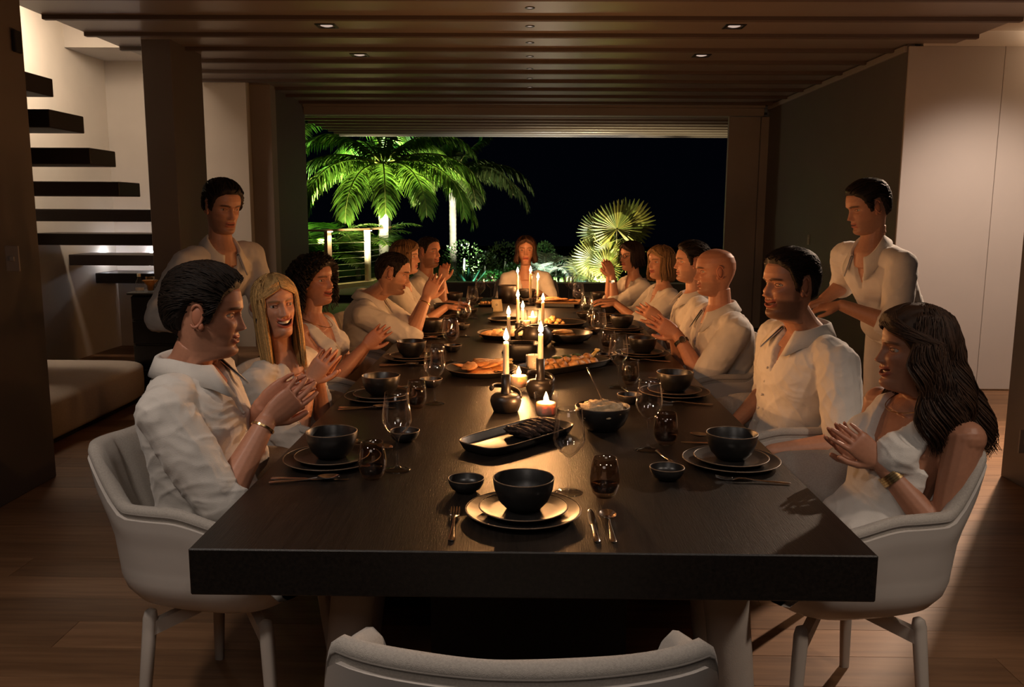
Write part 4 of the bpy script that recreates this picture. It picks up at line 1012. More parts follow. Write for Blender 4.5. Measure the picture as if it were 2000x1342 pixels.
def hand(m, wrist, d, n, side, curl=0.25, spread=0.12, sc=1.0, thumb=0.6, mi=0):
    """d finger direction, n palm normal, side +1 if the thumb lies towards n x d"""
    d = nrm(d); n = nrm(n-d*(n@d)); t = np.cross(n, d)*side     # t towards the thumb
    W = lambda x, y, z: wrist+sc*(d*x+t*y+n*z)
    # palm as a lofted slab
    P = []
    for x, w, th, zo in ((-.012, .024, .019, 0), (.006, .028, .018, 0), (.03, .037, .0165, .001), (.06, .041, .0145, .001), (.085, .041, .0125, 0), (.097, .036, .009, -.001)):
        P.append([W(x, w*math.cos(a), zo+th*math.sin(a)*(abs(math.sin(a))**-.1 if abs(math.sin(a)) > .1 else 1)) for a in np.linspace(0, 2*PI, 14, endpoint=False)])
    m.grid(np.array(P), True, False, cap0=True, cap1=True)
    m.ellipsoid(W(.03, .024, .009), np.array([.03, .016, .014])*sc, 12, 8, R=np.stack([d, t, n], 1))
    Ls = [.072, .080, .074, .058]; ys = [.0295, .0098, -.0098, -.029]; rs = [.0088, .0092, .0088, .0076]
    for i in range(4):
        a = spread*(1.5-i)/1.5; cu = curl*(1+.18*i); L = Ls[i]
        base = V3(.088-.006*abs(i-1.2), ys[i], 0); dirv = V3(math.cos(a), math.sin(a), 0)
        pts = [base-dirv*.014]; p = base; ang = .10+cu*.35
        pts.append(p)
        for k, f in enumerate((.44, .31, .25)):
            v = V3(dirv[0]*math.cos(ang), dirv[1]*math.cos(ang), math.sin(ang)); p = p+v*L*f; pts.append(p); ang += cu*(1.0 if k == 0 else .7)
        r = rs[i]*np.array([1.0, 1.02, .95, .85, .68]); m.tube([W(*q) for q in pts], r*sc, 9, round_caps=True, up=n)
    b = V3(.012, .020, .004); q1 = V3(.040, .042+.008*thumb, .012); q2 = V3(.068, .050+.016*thumb, .018); q3 = V3(.092, .052+.020*thumb, .020)
    m.tube([W(*q) for q in (b, q1, q2, q3)], np.array([.015, .0125, .0105, .0085])*sc, 9, round_caps=True, up=n)
def wr_noise(V, N, amp, sc, seed, stretch=(1, 1, 1)):
    st = np.array(stretch)*sc
    out = np.empty(len(V))
    Q = V*st+seed*11.7
    nz = mnoise.noise
    for i in range(len(V)):
        a, b, c = Q[i]; out[i] = nz((a, b, c))+.5*nz((a*2.1, b*2.1, c*2.1+5))
    return V+N*(out*amp)[:, None]
def ridged(V, N, amp, sc, seed, dirs):
    """cloth creases running across direction dirs"""
    out = np.empty(len(V)); nz = mnoise.noise
    U = V@np.asarray(dirs).T
    for i in range(len(V)):
        a, b, c = U[i]; w = nz((a*sc*.8+seed, b*sc*.8, c*sc*.8))
        r = 1-abs(nz((a*sc*2.6+w*1.3, b*sc*.9+seed*3, c*sc*.9+w)))*2.4
        out[i] = max(0, r)**2
    return V+N*(out*amp)[:, None]
def loft_torso(m, rings, left, fwd_fn, n=28):
    """rings: (centre, half-width, half-depth, squareness, up tangent unused)"""
    P = []
    for c, hw, hd, lv, fv in rings:
        row = []
        for a in np.linspace(0, 2*PI, n, endpoint=False):
            ca, sa = math.cos(a), math.sin(a)
            row.append(c+lv*(hw*math.copysign(abs(ca)**.82, ca))+fv*(hd*math.copysign(abs(sa)**.9, sa)))
        P.append(row)
    m.grid(np.array(P), True, False, cap0=True, cap1=True)
def person(key, label, group, sex, seat, yaw, head, head_yaw, head_pitch=0.0, head_roll=0.0, sh_yaw=None, hands=None, wear='shirt', skin=(.50, .25, .155), hair=(.02, .012, .008),
           hair_style='short', smile=.6, open_=0.0, stubble=0.0, detail=2, hs=1.0, jaw=1.0, cloth='linen', bulk=1.0, squint=.3, standing=False, lean=None, sh_drop=0.0, cloth_label='white linen shirt', sh_c=None, rolled=.35, legs=True, eyes=True, elbow_out=.5, hair_len=.26, noseK=1.0):
    seat = V3(*seat); head = V3(*head); sh_yaw = yaw if sh_yaw is None else sh_yaw
    fem = sex == 'f'; S_ = .93 if fem else 1.0
    vox = {3: .0030, 2: .0040, 1: .0055, 0: .0065}[detail]
    hs = hs*(.955 if fem else 1.0)
    HF = frame_from(head_yaw, head_pitch, head_roll)*hs
    f0 = V3(math.cos(yaw), math.sin(yaw), 0); l0 = V3(-math.sin(yaw), math.cos(yaw), 0)
    f1 = V3(math.cos(sh_yaw), math.sin(sh_yaw), 0); l1 = V3(-math.sin(sh_yaw), math.cos(sh_yaw), 0)
    skull = head+HF@V3(-.02, 0, -.10)
    # base of the neck below and a little behind the skull
    nb = V3(*sh_c) if sh_c is not None else head+V3(0, 0, (-.190 if fem else -.205)*hs)-f1*.035-(HF[:, 0]/hs-f1*(HF[:, 0]@f1)/hs)*.02
    pelvis = seat.copy()
    spine_up = nrm(nb-pelvis)
    L = np.linalg.norm(nb-pelvis)
    def frame(t):      # t 0 pelvis .. 1 neck base
        lv = nrm(l0*(1-t)+l1*t); lv = nrm(lv-spine_up*(lv@spine_up)*.6); fv = nrm(np.cross(lv, spine_up)); return lv, fv
    bow = .045*L
    def sp(t):
        lv, fv = frame(t); return pelvis+(nb-pelvis)*t-fv*bow*math.sin(PI*t)*.9
    SW = (.165 if fem else .190)*bulk; lv1, fv1 = frame(1.0)
    shc = sp(.93)
    base = (pelvis[0], pelvis[1], 0.0)
    root = thing('person', label, 'person', base, 0, group)
    B = V3(*base)
    def loc(V): return np.asarray(V)-B
    hwp, hww, hwc = (.165, .122, .140) if fem else (.165, .152, .172)
    def torso_rings(inf, drop=0.0):
        R = []
        for t, hw, hd in ((-.10, hwp*.85, .10), (-.02, hwp, .118), (.12, hwp*.98, .118), (.32, hww, .102 if not fem else .090), (.52, (hww+hwc)/2, .108 if not fem else .098), (.70, hwc, .118 if not fem else .108), (.83, hwc*1.02, .108 if not fem else .095), (.92, SW*.80, .082 if not fem else .07), (.985, .075+.02*(not fem), .066), (1.03, .058, .058)):
            lv, fv = frame(min(1, max(0, t))); c = sp(t)
            R.append((c+fv*(.012 if .5 < t < .8 else 0), hw*bulk+inf, hd*bulk+inf, lv, fv))
        return R
    shoulders = [shc-lv1*SW*-s*1.0+V3(0, 0, -.024-sh_drop) for s in (1, -1)]      # left, right
    # arms
    UA, FA = (.272, .245) if fem else (.295, .262)
    arms = []
    for s, shj in ((1, shoulders[0]), (-1, shoulders[1])):
        hd_ = hands[0 if s > 0 else 1]
        wrist, dvec, nvec, curl = V3(*hd_[0]), V3(*hd_[1]), V3(*hd_[2]), hd_[3]
        pole = hd_[4] if len(hd_) > 4 else V3(0, 0, -1)*1.0+lv1*s*elbow_out-fv1*.25
        el = ik(shj, wrist, UA, FA, V3(*pole)); arms.append((s, shj, el, wrist, dvec, nvec, curl))
    m = MB()
    loft_torso(m, torso_rings(-.004), None, None)
    ra = np.array([.052, .047, .041, .037]) if fem else np.array([.060, .055, .047, .042])
    ra = ra*(.5+.5*bulk)
    for s, shj, el, wr, dv, nv_, curl in arms:
        m.ellipsoid(shj+lv1*s*.004, V3(.054, .053, .054)*(.9 if fem else 1.03), 14, 10)
        m.tube([shj-lv1*s*.05+V3(0, 0, .01), shj, shj+(el-shj)*.35, shj+(el-shj)*.75, el], [ra[0]*.95, ra[0], ra[1], ra[2], ra[3]], 14, round_caps=True)
        fa = .040 if fem else .046
        m.tube([el, el+(wr-el)*.25, el+(wr-el)*.6, wr+(el-wr)*.04], [ra[3]*.98, fa, fa*.80, .0255 if fem else .029], 14, round_caps=True)
        # +1 thumb rule: left hand thumb = n x d * side
        hand(m, wr, dv, nv_, 1 if s < 0 else -1, curl, sc=.93 if fem else 1.04)
    if fem and wear in ('top', 'vneck', 'blouse'):
        for s in (1, -1):
            lv, fv = frame(.68); m.ellipsoid(sp(.66)+fv*.085+lv*s*.072, (.062, .062, .062), 14, 10)
    # neck column blended into the shoulders
    ntop = head+HF@V3(-.022, 0, -.085)
    rn = .050 if fem else .060
    m.tube([nb-spine_up*.05, nb+(ntop-nb)*.05, nb+(ntop-nb)*.35, ntop], [rn*1.7, rn*1.28, rn*.96, rn*.90], 18, caps=True)
    V, Nn, Lp, Sp, Tp = remesh(m, vox, 5 if detail > 1 else 3)
    Cb = np.ones((len(V), 3))*np.array(skin)
    # fingers a little redder
    for s, shj, el, wr, dv, nv_, curl in arms:
        w = np.exp(-(np.linalg.norm(V-(wr+nrm(dv)*.13), axis=1)/.07)**2)*.35
        Cb = Cb*(1-w[:, None])+np.array([skin[0]*1.02, skin[1]*.80, skin[2]*.76])*w[:, None]
    H = Head(sex, smile, open_, jaw, noseK, squint)
    nu, nv = {3: (168, 150), 2: (120, 110), 1: (84, 78), 0: (64, 60)}[detail]
    T, Z = H.grid(nu, nv); PH = H.surf(T, Z)
    lips = (skin[0]*.80, skin[1]*.42, skin[2]*.45) if not fem else (skin[0]*.80, skin[1]*.30, skin[2]*.36)
    CH_ = H.colour(PH, skin, stubble, lips, .85 if not fem else .7, hair if sum(hair) < .25 else tuple(c*.30 for c in hair))
    # neck rows carry the head grid smoothly onto the body
    rows = [PH[i] for i in range(nv)]
    W = (np.array(rows)@HF.T)+head
    ring0 = W[0]; cen = ring0.mean(0)
    ext = []
    for k, (f, sc_) in enumerate(((.85, .93), (.55, .90), (.2, .92))):
        tgt = nb+(ntop-nb)*f; r = (ring0-cen)*sc_+cen+(tgt-cen)*(1 if k else .8); ext.append(r)
    W = np.concatenate([np.array(ext[::-1]), W], 0)
    CH_ = np.concatenate([np.ones((3, nu, 3))*np.array(skin), CH_], 0)
    hm = MB().grid(W, True, False, cap0=False, cap1=True)
    extra = [(hm.v, hm.f, CH_.reshape(-1, 3))]
    for s in (1, -1):
        e = ear(s); ev = (np.array(e.v)*V3(1, .97 if fem else 1.0, 1))@HF.T+head
        extra.append((ev, e.f, np.ones((len(e.v), 3))*np.array([skin[0]*1.0, skin[1]*.86, skin[2]*.82])))
    extra = [(loc(a), b, c) for a, b, c in extra]
    link('body', mesh_from_arrays('body', loc(V), Lp, Sp, Tp, MT['skin'], Cb, extra), root)
    # eyes and teeth
    if eyes and detail >= 1:
        for s in (1, -1):
            xsur = float(H.surf(np.array([s*.36]), np.array([.0045]), False)[0, 0])
            c = V3(xsur-.0225, s*.031, .0045)
            nE = 16; t = np.linspace(-PI/2+.05, PI/2-.02, 14); a = np.linspace(0, 2*PI, nE, endpoint=False)
            P = np.array([[(.0122*math.sin(q), .0122*math.cos(q)*math.cos(p), .0122*math.cos(q)*math.sin(p)) for p in a] for q in t])
            col = np.ones(P.shape)*np.array([.46, .41, .36]); rr = np.arcsin(np.clip(P[..., 0]/.0122, -1, 1))
            col[rr > PI/2-.62] = [.06, .035, .02]; col[rr > PI/2-.30] = [.004, .004, .004]
            em = MB().grid(P, True, False, cap0=True, cap1=True, col=col)
            em.v = list(map(tuple, loc((np.array(em.v)+c)@HF.T+head)))
            em.build('eye', MT['eye'], root, True)
    if open_ > .1:
        P = []
        for zz in (-.0565, -.0565-.0065-.004*open_):
            P.append([(.0775-.024*(yy/.03)**2, yy, zz+.010*smile*(yy/.03)**2) for yy in np.linspace(-.026, .026, 17)])
        tm = MB().grid(np.array(P)); tm.v = list(map(tuple, loc(np.array(tm.v)@HF.T+head)))
        tm.build('teeth', MT['teeth'], root, True)
    # ---- clothes
    infl = .016
    m = MB(); loft_torso(m, torso_rings(infl), None, None)
    if fem and wear in ('top', 'vneck', 'blouse'):
        for s in (1, -1):
            lv, fv = frame(.68); m.ellipsoid(sp(.66)+fv*.088+lv*s*.072, (.070, .068, .070), 14, 10)
    if wear != 'top':
        k = rolled
        for s, shj, el, wr, dv, nv_, curl in arms:
            m.ellipsoid(shj+lv1*s*.004, V3(.064, .064, .064)*(.9 if fem else 1.04), 14, 10)
            pts = [shj-lv1*s*.06+V3(0, 0, .012), shj, shj+(el-shj)*.4, shj+(el-shj)*.8, el]
            rr = [ra[0]+.010, ra[0]+.012, ra[1]+.018, ra[2]+.022, ra[3]+.020]
            m.tube(pts, rr, 16, round_caps=True)
            if k > 0: m.tube([el, el+(wr-el)*k*.5, el+(wr-el)*k], [ra[3]+.020, ra[3]+.022, ra[3]+.016], 16, caps=True)
    cv = {3: .0052, 2: .0075, 1: .010, 0: .012}[detail]
    V, Nn, Lp, Sp, Tp = remesh(m, cv, 6)
    seed = sum(ord(ch) for ch in key)*.37
    if detail >= 1:
        V = ridged(V, Nn, .0042, 5.0, seed, [nrm(spine_up*.55+lv1*.6*(1 if key[0] == 'L' else -1)+fv1*.5), nrm(lv1-fv1*.3), nrm(fv1-spine_up*.5)])
        V = ridged(V, Nn, .0025, 11.0, seed+4, [nrm(spine_up+lv1*.6), nrm(lv1-spine_up*.6), fv1])
        V = wr_noise(V, Nn, .0025, 14.0, seed+1)
    # neckline and openings: cloth steps inside the body there
    lv, fv = lv1, fv1
    Q = V-nb; a_ = Q@lv; b_ = Q@fv; h_ = Q@spine_up
    push = np.zeros(len(V))
    vdepth, vw = {'shirt': (.15, .042), 'vneck': (.20, .062), 'top': (.20, .088), 'blouse': (.15, .07), 'crew': (.03, .06)}[wear]
    tt = np.clip((h_+vdepth)/vdepth, 0, 1.3)
    inV = sstep(.004, -.008, np.abs(a_)-vw*tt**.9)*(b_ > -.01)*(h_ > -vdepth)
    coll = sstep(.012, -.006, np.sqrt(a_**2+b_**2)-(.078 if not fem else .082))*(h_ > -.045)
    push = np.maximum(inV, coll)
    if wear == 'top':
        for s, shj, el, wr, dv, nv_, curl in arms:
            d_ = (V-shj)@lv*s; up_ = (V-shj)@spine_up
            push = np.maximum(push, sstep(-.040, -.026, d_)*(up_ > -.125))
            sg = el-shj; t_ = np.clip(((V-shj)@sg)/(sg@sg), 0, 1); push = np.maximum(push, sstep(ra[0]+.014, ra[0]+.004, np.linalg.norm(V-(shj+t_[:, None]*sg), axis=1)))
    cen = nb+spine_up*(h_-0)[:, None]*1.0
    inward = nrm_rows(np.where((push > 0)[:, None], -Nn, 0)) if False else -Nn
    V = V+inward*(push*.045)[:, None]
    cm = MT[cloth]
    sh_o = link('shirt' if wear in ('shirt', 'crew') else 'top', mesh_from_arrays('shirt', loc(V), Lp, Sp, Tp, cm), root)
    if wear == 'shirt':
        # collar: stand and fall around the neck, open in front
        P = []
        n = 36
        for k_ in range(n+1):
            al = -2.62+5.24*k_/n      # 0 = nape
            d0 = -fv*math.cos(al)+lv*math.sin(al)
            fr_ = sstep(1.2, 2.6, abs(al)); rr = (.069 if not fem else .062)+.006*fr_
            up = nb+spine_up*(.048-.034*fr_)+fv*(.012*fr_)
            st_ = nb+spine_up*(.004-.030*fr_)
            fall = nb+spine_up*(.004-.050*fr_-.028*sstep(2.1, 2.6, abs(al)))+fv*(.026*fr_)
            P.append([st_+d0*(rr+.001), up+d0*(rr), up+d0*(rr+.005)+spine_up*.002, up+d0*(rr+.010), fall+d0*(rr+.036+.024*fr_), fall+d0*(rr+.032+.024*fr_), up+d0*(rr+.006)-spine_up*.006])
        cmh = MB().grid(loc(np.array(P).reshape(-1, 3)).reshape(n+1, 7, 3), False, False)
        co = cmh.build('collar', cm, sh_o, True)
        so = co.modifiers.new('thickness', 'SOLIDIFY'); so.thickness = .0025
        # placket with buttons
        pts = []
        for t_ in np.linspace(.78, .18, 12):
            lv_, fv_ = frame(t_); pts.append(sp(t_)+fv_*(.118*bulk+infl+.010))
        if detail >= 2:
            for q in pts[1::2]:
                MB().ellipsoid(loc(q), (.0055, .0055, .0055), 8, 6).build('button', MT['linen2'], sh_o)
    # trousers and shoes
    if legs:
        m = MB(); m.ellipsoid(pelvis+V3(0, 0, .0), (.17, .17, .11), 18, 12)
        feet = []
        for s in (1, -1):
            hip = pelvis+l0*s*.085
            if standing: kn = hip+V3(0, 0, -.42)+f0*.02; an = V3(hip[0], hip[1], .09); 
            else: kn = hip+f0*.44+l0*s*.05+V3(0, 0, .0); an = V3(*(kn+f0*(-.05))[:2], .09)
            m.tube([hip-f0*.02*(not standing), hip+(kn-hip)*.5, kn], [.092, .085, .066], 16, round_caps=True)
            m.tube([kn, kn+(an-kn)*.4, an], [.068, .064, .060], 16, caps=True)
            feet.append((an, s))
        V, Nn, Lp, Sp, Tp = remesh(m, .014, 5)
        link('trousers', mesh_from_arrays('trousers', loc(V), Lp, Sp, Tp, MT['trousers']), root)
        for an, s in feet:
            m = MB(); P = []
            for x, w, h in ((-.06, .02, .03), (-.055, .032, .06), (-.01, .036, .085), (.05, .042, .065), (.12, .045, .045), (.17, .035, .034), (.185, .012, .02)):
                P.append([an-V3(0, 0, an[2])+f0*x+l0*(w*math.cos(a))+V3(0, 0, max(0.002, h*.5+h*.5*math.sin(a))) for a in np.linspace(0, 2*PI, 14, endpoint=False)])
            m.grid(loc(np.array(P).reshape(-1, 3)).reshape(7, 14, 3), True, False, cap0=True, cap1=True).build('shoe', MT['shoe'], root, True)
    # ---- hair
    make_hair(root, B, H, HF, head, hair, hair_style, detail, nb, fv1, lv1, hair_len, seed)
    return dict(root=root, B=B, loc=loc, arms=arms, H=H, HF=HF, head=head, nb=nb, fv=fv1, lv=lv1, up=spine_up, sp=sp)
HAIRLINES = dict(short=[(0, .072), (.45, .070), (.75, .058), (.95, .046), (1.12, .012), (1.22, -.022), (1.34, -.026), (1.42, .030), (1.78, .034), (1.95, -.006), (2.2, -.05), (PI, -.068)],
                 long=[(0, .070), (.4, .065), (.75, .044), (1.0, .020), (1.2, -.005), (1.4, -.03), (1.7, -.05), (PI, -.085)])
def strands(m, P, rad, cols, n=4):
    """many hair strands at once: P[S][K][3], rad[K], cols[S][3]"""
    S, K = P.shape[:2]
    T = np.gradient(P, axis=1); T /= np.linalg.norm(T, axis=2)[..., None]+1e-12
    ref = np.where(np.abs(T[..., 2:3]) < .85, np.array([0, 0, 1.0]), np.array([1.0, .2, 0]))
    U = np.cross(T, ref); U /= np.linalg.norm(U, axis=2)[..., None]+1e-12; W = np.cross(T, U)
    ang = np.arange(n)*2*PI/n
    V = P[:, :, None, :]+rad[None, :, None, None]*(np.cos(ang)[None, None, :, None]*U[:, :, None, :]+np.sin(ang)[None, None, :, None]*W[:, :, None, :])
    base = (np.arange(S)*K*n)[:, None, None]; j = (np.arange(K-1)*n)[None, :, None]; i = np.arange(n)[None, None, :]; i2 = (np.arange(n)+1) % n
    F = np.stack([base+j+i, base+j+i2[None, None, :], base+j+n+i2[None, None, :], base+j+n+i], -1).reshape(-1, 4)
    m.add(V.reshape(-1, 3), F.tolist(), 0, np.repeat(cols, K*n, axis=0))
def head_param(q):
    z = np.clip(q[..., 2], -.12, .1128); xf, xb, w = ip(z, XF), ip(z, XB), ip(z, WD); xm = -.012-.006*sstep(-.03, -.09, z)
    dx = q[..., 0]-xm
    return np.arctan2(q[..., 1]/w, np.where(dx > 0, dx/(xf-xm), dx/(xm-xb))), z
def make_hair(root, B, H, HF, head, hair, style, detail, nb, fv, lv, hair_len, seed):
    if style == 'bald': return
    rs = np.random.RandomState(int(seed*100) % 9999)
    nu, nv = {3: (130, 100), 2: (100, 80), 1: (70, 60), 0: (56, 48)}[detail]
    th = PI*np.linspace(-1, 1, nu, endpoint=False); z = np.linspace(-.10, .1134, nv); T, Z = np.meshgrid(th, z)
    longs = style in ('long', 'curly', 'wavy', 'bob')
    line = HAIRLINES['long' if longs else 'short']
    thick = {'short': .013, 'quiff': .017, 'long': .012, 'curly': .026, 'wavy': .018, 'bob': .016, 'thin': .008, 'cropped': .006}[style]
    def offs(T, Z):
        zl = np.interp(np.abs(T), [a for a, b in line], [b for a, b in line])
        mk = sstep(-.002, .020, Z-zl); vol = thick*(1+.5*sstep(.05, .10, Z)*(style in ('quiff', 'short', 'wavy')))
        return vol*mk-.006*(1-mk), mk
    def normal(P):
        N = P-np.stack([P[..., 0]*0-.012, P[..., 1]*0, np.clip(P[..., 2], -1, .035)], -1); return N/(np.linalg.norm(N, axis=-1)[..., None]+1e-9)
    P = H.surf(T, Z, False); off, mk = offs(T, Z); Nn = normal(P)
    nz = mnoise.noise; R = np.zeros(T.shape); fq = 26
    for j in range(nv):
        for i in range(nu):
            x, y, q = P[j, i]; R[j, i] = nz((x*fq*.5+seed, y*fq*1.8, q*fq*.8))+.6*nz((x*fq*1.4, y*fq*4+seed, q*fq*1.6))
    Q = P+Nn*(off+mk*R*thick*(.28 if style != 'curly' else .6))[..., None]
    C = np.ones(Q.shape)*np.array(hair)*np.clip(.85+.4*R, .4, 1.5)[..., None]
    tow = lambda X: X@HF.T+head-B
    m = MB().grid(tow(Q.reshape(-1, 3)).reshape(nv, nu, 3), True, False, cap1=True, col=C)
    mf = mk.ravel(); kp = [k for k, f in enumerate(m.f) if max(mf[i] for i in f) > .004]; m.f = [m.f[k] for k in kp]; m.m = [0]*len(m.f)
    fat = {3: 1.0, 2: 1.25, 1: 1.7, 0: 2.0}[detail]
    if not longs:
        S = {3: 1500, 2: 700, 1: 260, 0: 150}[detail]
        th0 = rs.uniform(-PI, PI, S*2); z0 = -.07+.183*rs.uniform(0, 1, S*2)**.75; o_, k_ = offs(th0, z0); keep = k_ > .55
        th0, z0 = th0[keep][:S], z0[keep][:S]; q = H.surf(th0, z0, False)
        comb = {'quiff': V3(-1, .12, .12), 'short': V3(-.55, .25, .1), 'cropped': V3(-.3, .1, -.6), 'thin': V3(-.6, .3, 0)}[style]
        step = {'quiff': .016, 'short': .012, 'cropped': .006, 'thin': .01}[style]; pts = []
        jit = rs.normal(0, .13, (len(q), 3))
        for k in range(5):
            n_ = normal(q); t_, zz = head_param(q); o_, k_ = offs(t_, zz)
            o_ = np.where(k_ < .35, -.006, np.maximum(o_, .001)); pts.append(q+n_*(o_*(1.0+.12*rs.uniform(0, 1, len(q)))+np.where(k_ < .35, 0, .0016 if k < 4 else -.001)+.003*(style == 'quiff')*math.sin(k*.8))[:, None])
            d = comb+jit+np.stack([0*zz, 0*zz, -1.1*sstep(.07, -.02, q[:, 2])], -1); d = d-n_*np.sum(d*n_, 1)[:, None]; d /= np.linalg.norm(d, axis=1)[:, None]+1e-9
            q2 = q+d*step; t_, zz = head_param(q2); q = H.surf(t_, zz, False)
        cols = np.array(hair)*rs.uniform(.5, 1.7, (len(th0), 1))
        strands(m, tow(np.stack(pts, 1)), np.array([.0016, .0019, .0018, .0014, .0004])*fat, cols)
    elif style == 'curly':
        S = {3: 900, 2: 620, 1: 200}[detail]; th0 = rs.uniform(-PI, PI, S*2); z0 = rs.uniform(-.08, .112, S*2); o_, k_ = offs(th0, z0); keep = k_ > .5; th0, z0 = th0[keep][:S], z0[keep][:S]
        p0 = H.surf(th0, z0, False); n0 = normal(p0); K = 16; pts = []; ph = rs.uniform(0, 6, len(p0)); frn = sstep(1.5, .9, np.abs(th0)); L = hair_len*rs.uniform(.6, 1.1, len(p0))*(1-.7*frn)
        ax = np.cross(n0, V3(0, 0, 1)); ax /= np.linalg.norm(ax, axis=1)[:, None]+1e-9
        for k in range(K):
            f = k/(K-1); c = p0+n0*(thick*.5+.035*math.sin(f*PI*.8))[..., None] if False else p0+n0*(thick*.6+.034*math.sin(f*PI*.75))+V3(0, 0, -1)*(L*f**1.4)[:, None]
            c = c+n0*np.array([1, 1, 0])*(.022*f)*(1-frn)[:, None]+V3(-1, 0, .1)*(.05*f*frn)[:, None]+np.stack([0*frn, np.sign(th0)*.02*f*frn, 0*frn], 1)
            pts.append(c+ax*(.0085*np.cos(ph+f*17))[:, None]+n0*(.0085*np.sin(ph+f*17))[:, None])
        strands(m, tow(np.stack(pts, 1)), np.linspace(.0034, .0014, K)*fat, np.array(hair)*rs.uniform(.5, 1.9, (len(p0), 1)), 4)
    else:
        fr0 = {'long': .92, 'wavy': 1.26, 'bob': 1.0}[style]; flare = {'long': .06, 'wavy': .42, 'bob': .18}[style]; backs = {'long': .012, 'wavy': .080, 'bob': .0}[style]
        zbot = -(hair_len-.02)
        def hp(t, zz, o):
            zt = np.maximum(zz, -.02); p = H.surf(t, zt, False); f = np.clip((-.02-zz)/(.02-zbot), 0, 1.3); oo, kk = offs(t, np.maximum(zt, .03)); n_ = normal(p)
            p = p+n_*(np.maximum(oo, thick*.5)+o)[..., None]
            fl = 1+flare*np.sin(np.clip(f, 0, 1)*PI*.62)
            x = (p[..., 0]+.012)*fl-.012-backs*f-.02*f*np.maximum(0, np.cos(t)); y = p[..., 1]*fl
            if style == 'long': y = y*(1-.10*f); x = x*(1-.1*f)
            if style == 'bob': y = y*(1-.12*np.clip(f-.6, 0, 1)); 
            return np.stack([x, y, np.where(zz < -.02, zz, p[..., 2])], -1)
        na, nr = 72, 40
        tt = np.linspace(fr0, 2*PI-fr0, na); tt = np.where(tt > PI, tt-2*PI, tt); zz = np.linspace(.075, zbot, nr); TT, ZZ = np.meshgrid(tt, zz)
        Rn = np.zeros(TT.shape)
        for j in range(nr):
            for i in range(na): Rn[j, i] = nz((TT[j, i]*7+seed, ZZ[j, i]*9, seed))+.5*nz((TT[j, i]*19, ZZ[j, i]*6+seed, 1.0))
        amp = {'long': .006, 'wavy': .016, 'bob': .008}[style]; edge = np.minimum(1, np.minimum(np.arange(na), np.arange(na)[::-1])/6.0)[None, :]
        ragged = .03*Rn*np.linspace(0, 1, nr)[:, None]**3
        outer = hp(TT, ZZ+ragged, Rn*amp-.004); inner = hp(TT, ZZ+ragged, Rn*amp-.004-.004-.016*edge)
        cc = np.ones(outer.shape)*np.array(hair)*np.clip(.75+.5*Rn, .35, 1.3)[..., None]
        m.grid(tow(np.concatenate([outer, inner[::-1]], 0).reshape(-1, 3)).reshape(2*nr, na, 3), False, True, col=np.concatenate([cc, cc[::-1]], 0))
        S = {3: 2200, 2: 1000, 1: 340, 0: 200}[detail]; K = 18
        t0 = rs.uniform(fr0-.06, PI, S)*np.where(rs.uniform(0, 1, S) < .5, 1, -1); q0 = rs.uniform(.0, .35, S)**1.0; q1 = rs.uniform(.8, 1.04, S)
        clump = np.round(t0*9)/9*5.0; wob = {'long': .02, 'wavy': .085, 'bob': .03}[style]; fr_ = {'long': 5, 'wavy': 15, 'bob': 8}[style]; ov = rs.uniform(-.003, .009 if style != 'wavy' else .020, S); ph = clump+rs.normal(0, .35, S); pts = []; zp0 = rs.uniform(.070, .112, S)
        for k in range(K):
            f = q0+(q1-q0)*k/(K-1); zk = .112+(zbot-.112)*f
            low = sstep(.10, -.05, zk)
            wv = np.sin(ph+f*fr_)*wob*low
            side_in = sstep(0.0, .42, k/(K-1)); part = np.arange(S) % 5 < 2
            t_ = np.where(part, .04+(fr0+.05+.25*np.abs(ov)/.009-.04)*side_in, np.maximum(np.abs(t0), .78+.2*low))+wv
            zk = np.where(part, np.where(k/(K-1) < .42, zp0+(.035-zp0)*side_in, .035+(zbot*q1-.035)*(k/(K-1)-.42)/.58), zk); low = sstep(.10, -.05, zk); f = np.clip((.112-zk)/(.112-zbot), 0, 1.2)
            pts.append(hp(t_*np.sign(t0), zk, ov*low+.0018+(np.cos(ph+f*fr_)*.012*low if style == 'wavy' else 0)))
        tip = np.clip(1.35-np.linspace(0, 1, K)**3*1.2, .2, 1)
        strands(m, tow(np.stack(pts, 1)), .0021*tip*fat, np.array(hair)*rs.uniform(.5, 1.65, (S, 1)))
    m.build('hair', MT['hair'], root, True)
def clap(c, d, gap_axis, gap=.035, curl=.18, back=.10, tilt=.10):
    """two hands facing each other about point c; gap_axis points to the person's left hand"""
    c, d, g = V3(*c), nrm(V3(*d)), nrm(V3(*gap_axis)); g = nrm(g-d*(g@d))
    dl = nrm(d-g*tilt); dr = nrm(d+g*tilt)
    return [(c+g*gap-dl*back, dl, -g, curl), (c-g*gap-dr*back, dr, g, curl)]
def strap(root_info, i, f0, r, w, matl, name, lab=None):
    """band around the wrist of arm i"""
    s, shj, el, wr, dv, nv_, curl = root_info['arms'][i]
    c = wr+(el-wr)*f0; ax = nrm(wr-el); u = nrm(np.cross(ax, [0, 0, 1])); v = np.cross(ax, u)
    P = [[c+ax*dx+(u*math.cos(a)+v*math.sin(a))*(r+dr) for a in np.linspace(0, 2*PI, 28, endpoint=False)] for dx, dr in ((-w, 0), (-w, .003), (w, .003), (w, 0))]
    o = MB().grid(root_info['loc'](np.array(P).reshape(-1, 3)).reshape(4, 28, 3), True, True).build(name, matl, root_info['root'], 40)
    if lab: o['label'] = lab
    return c, ax, u, v
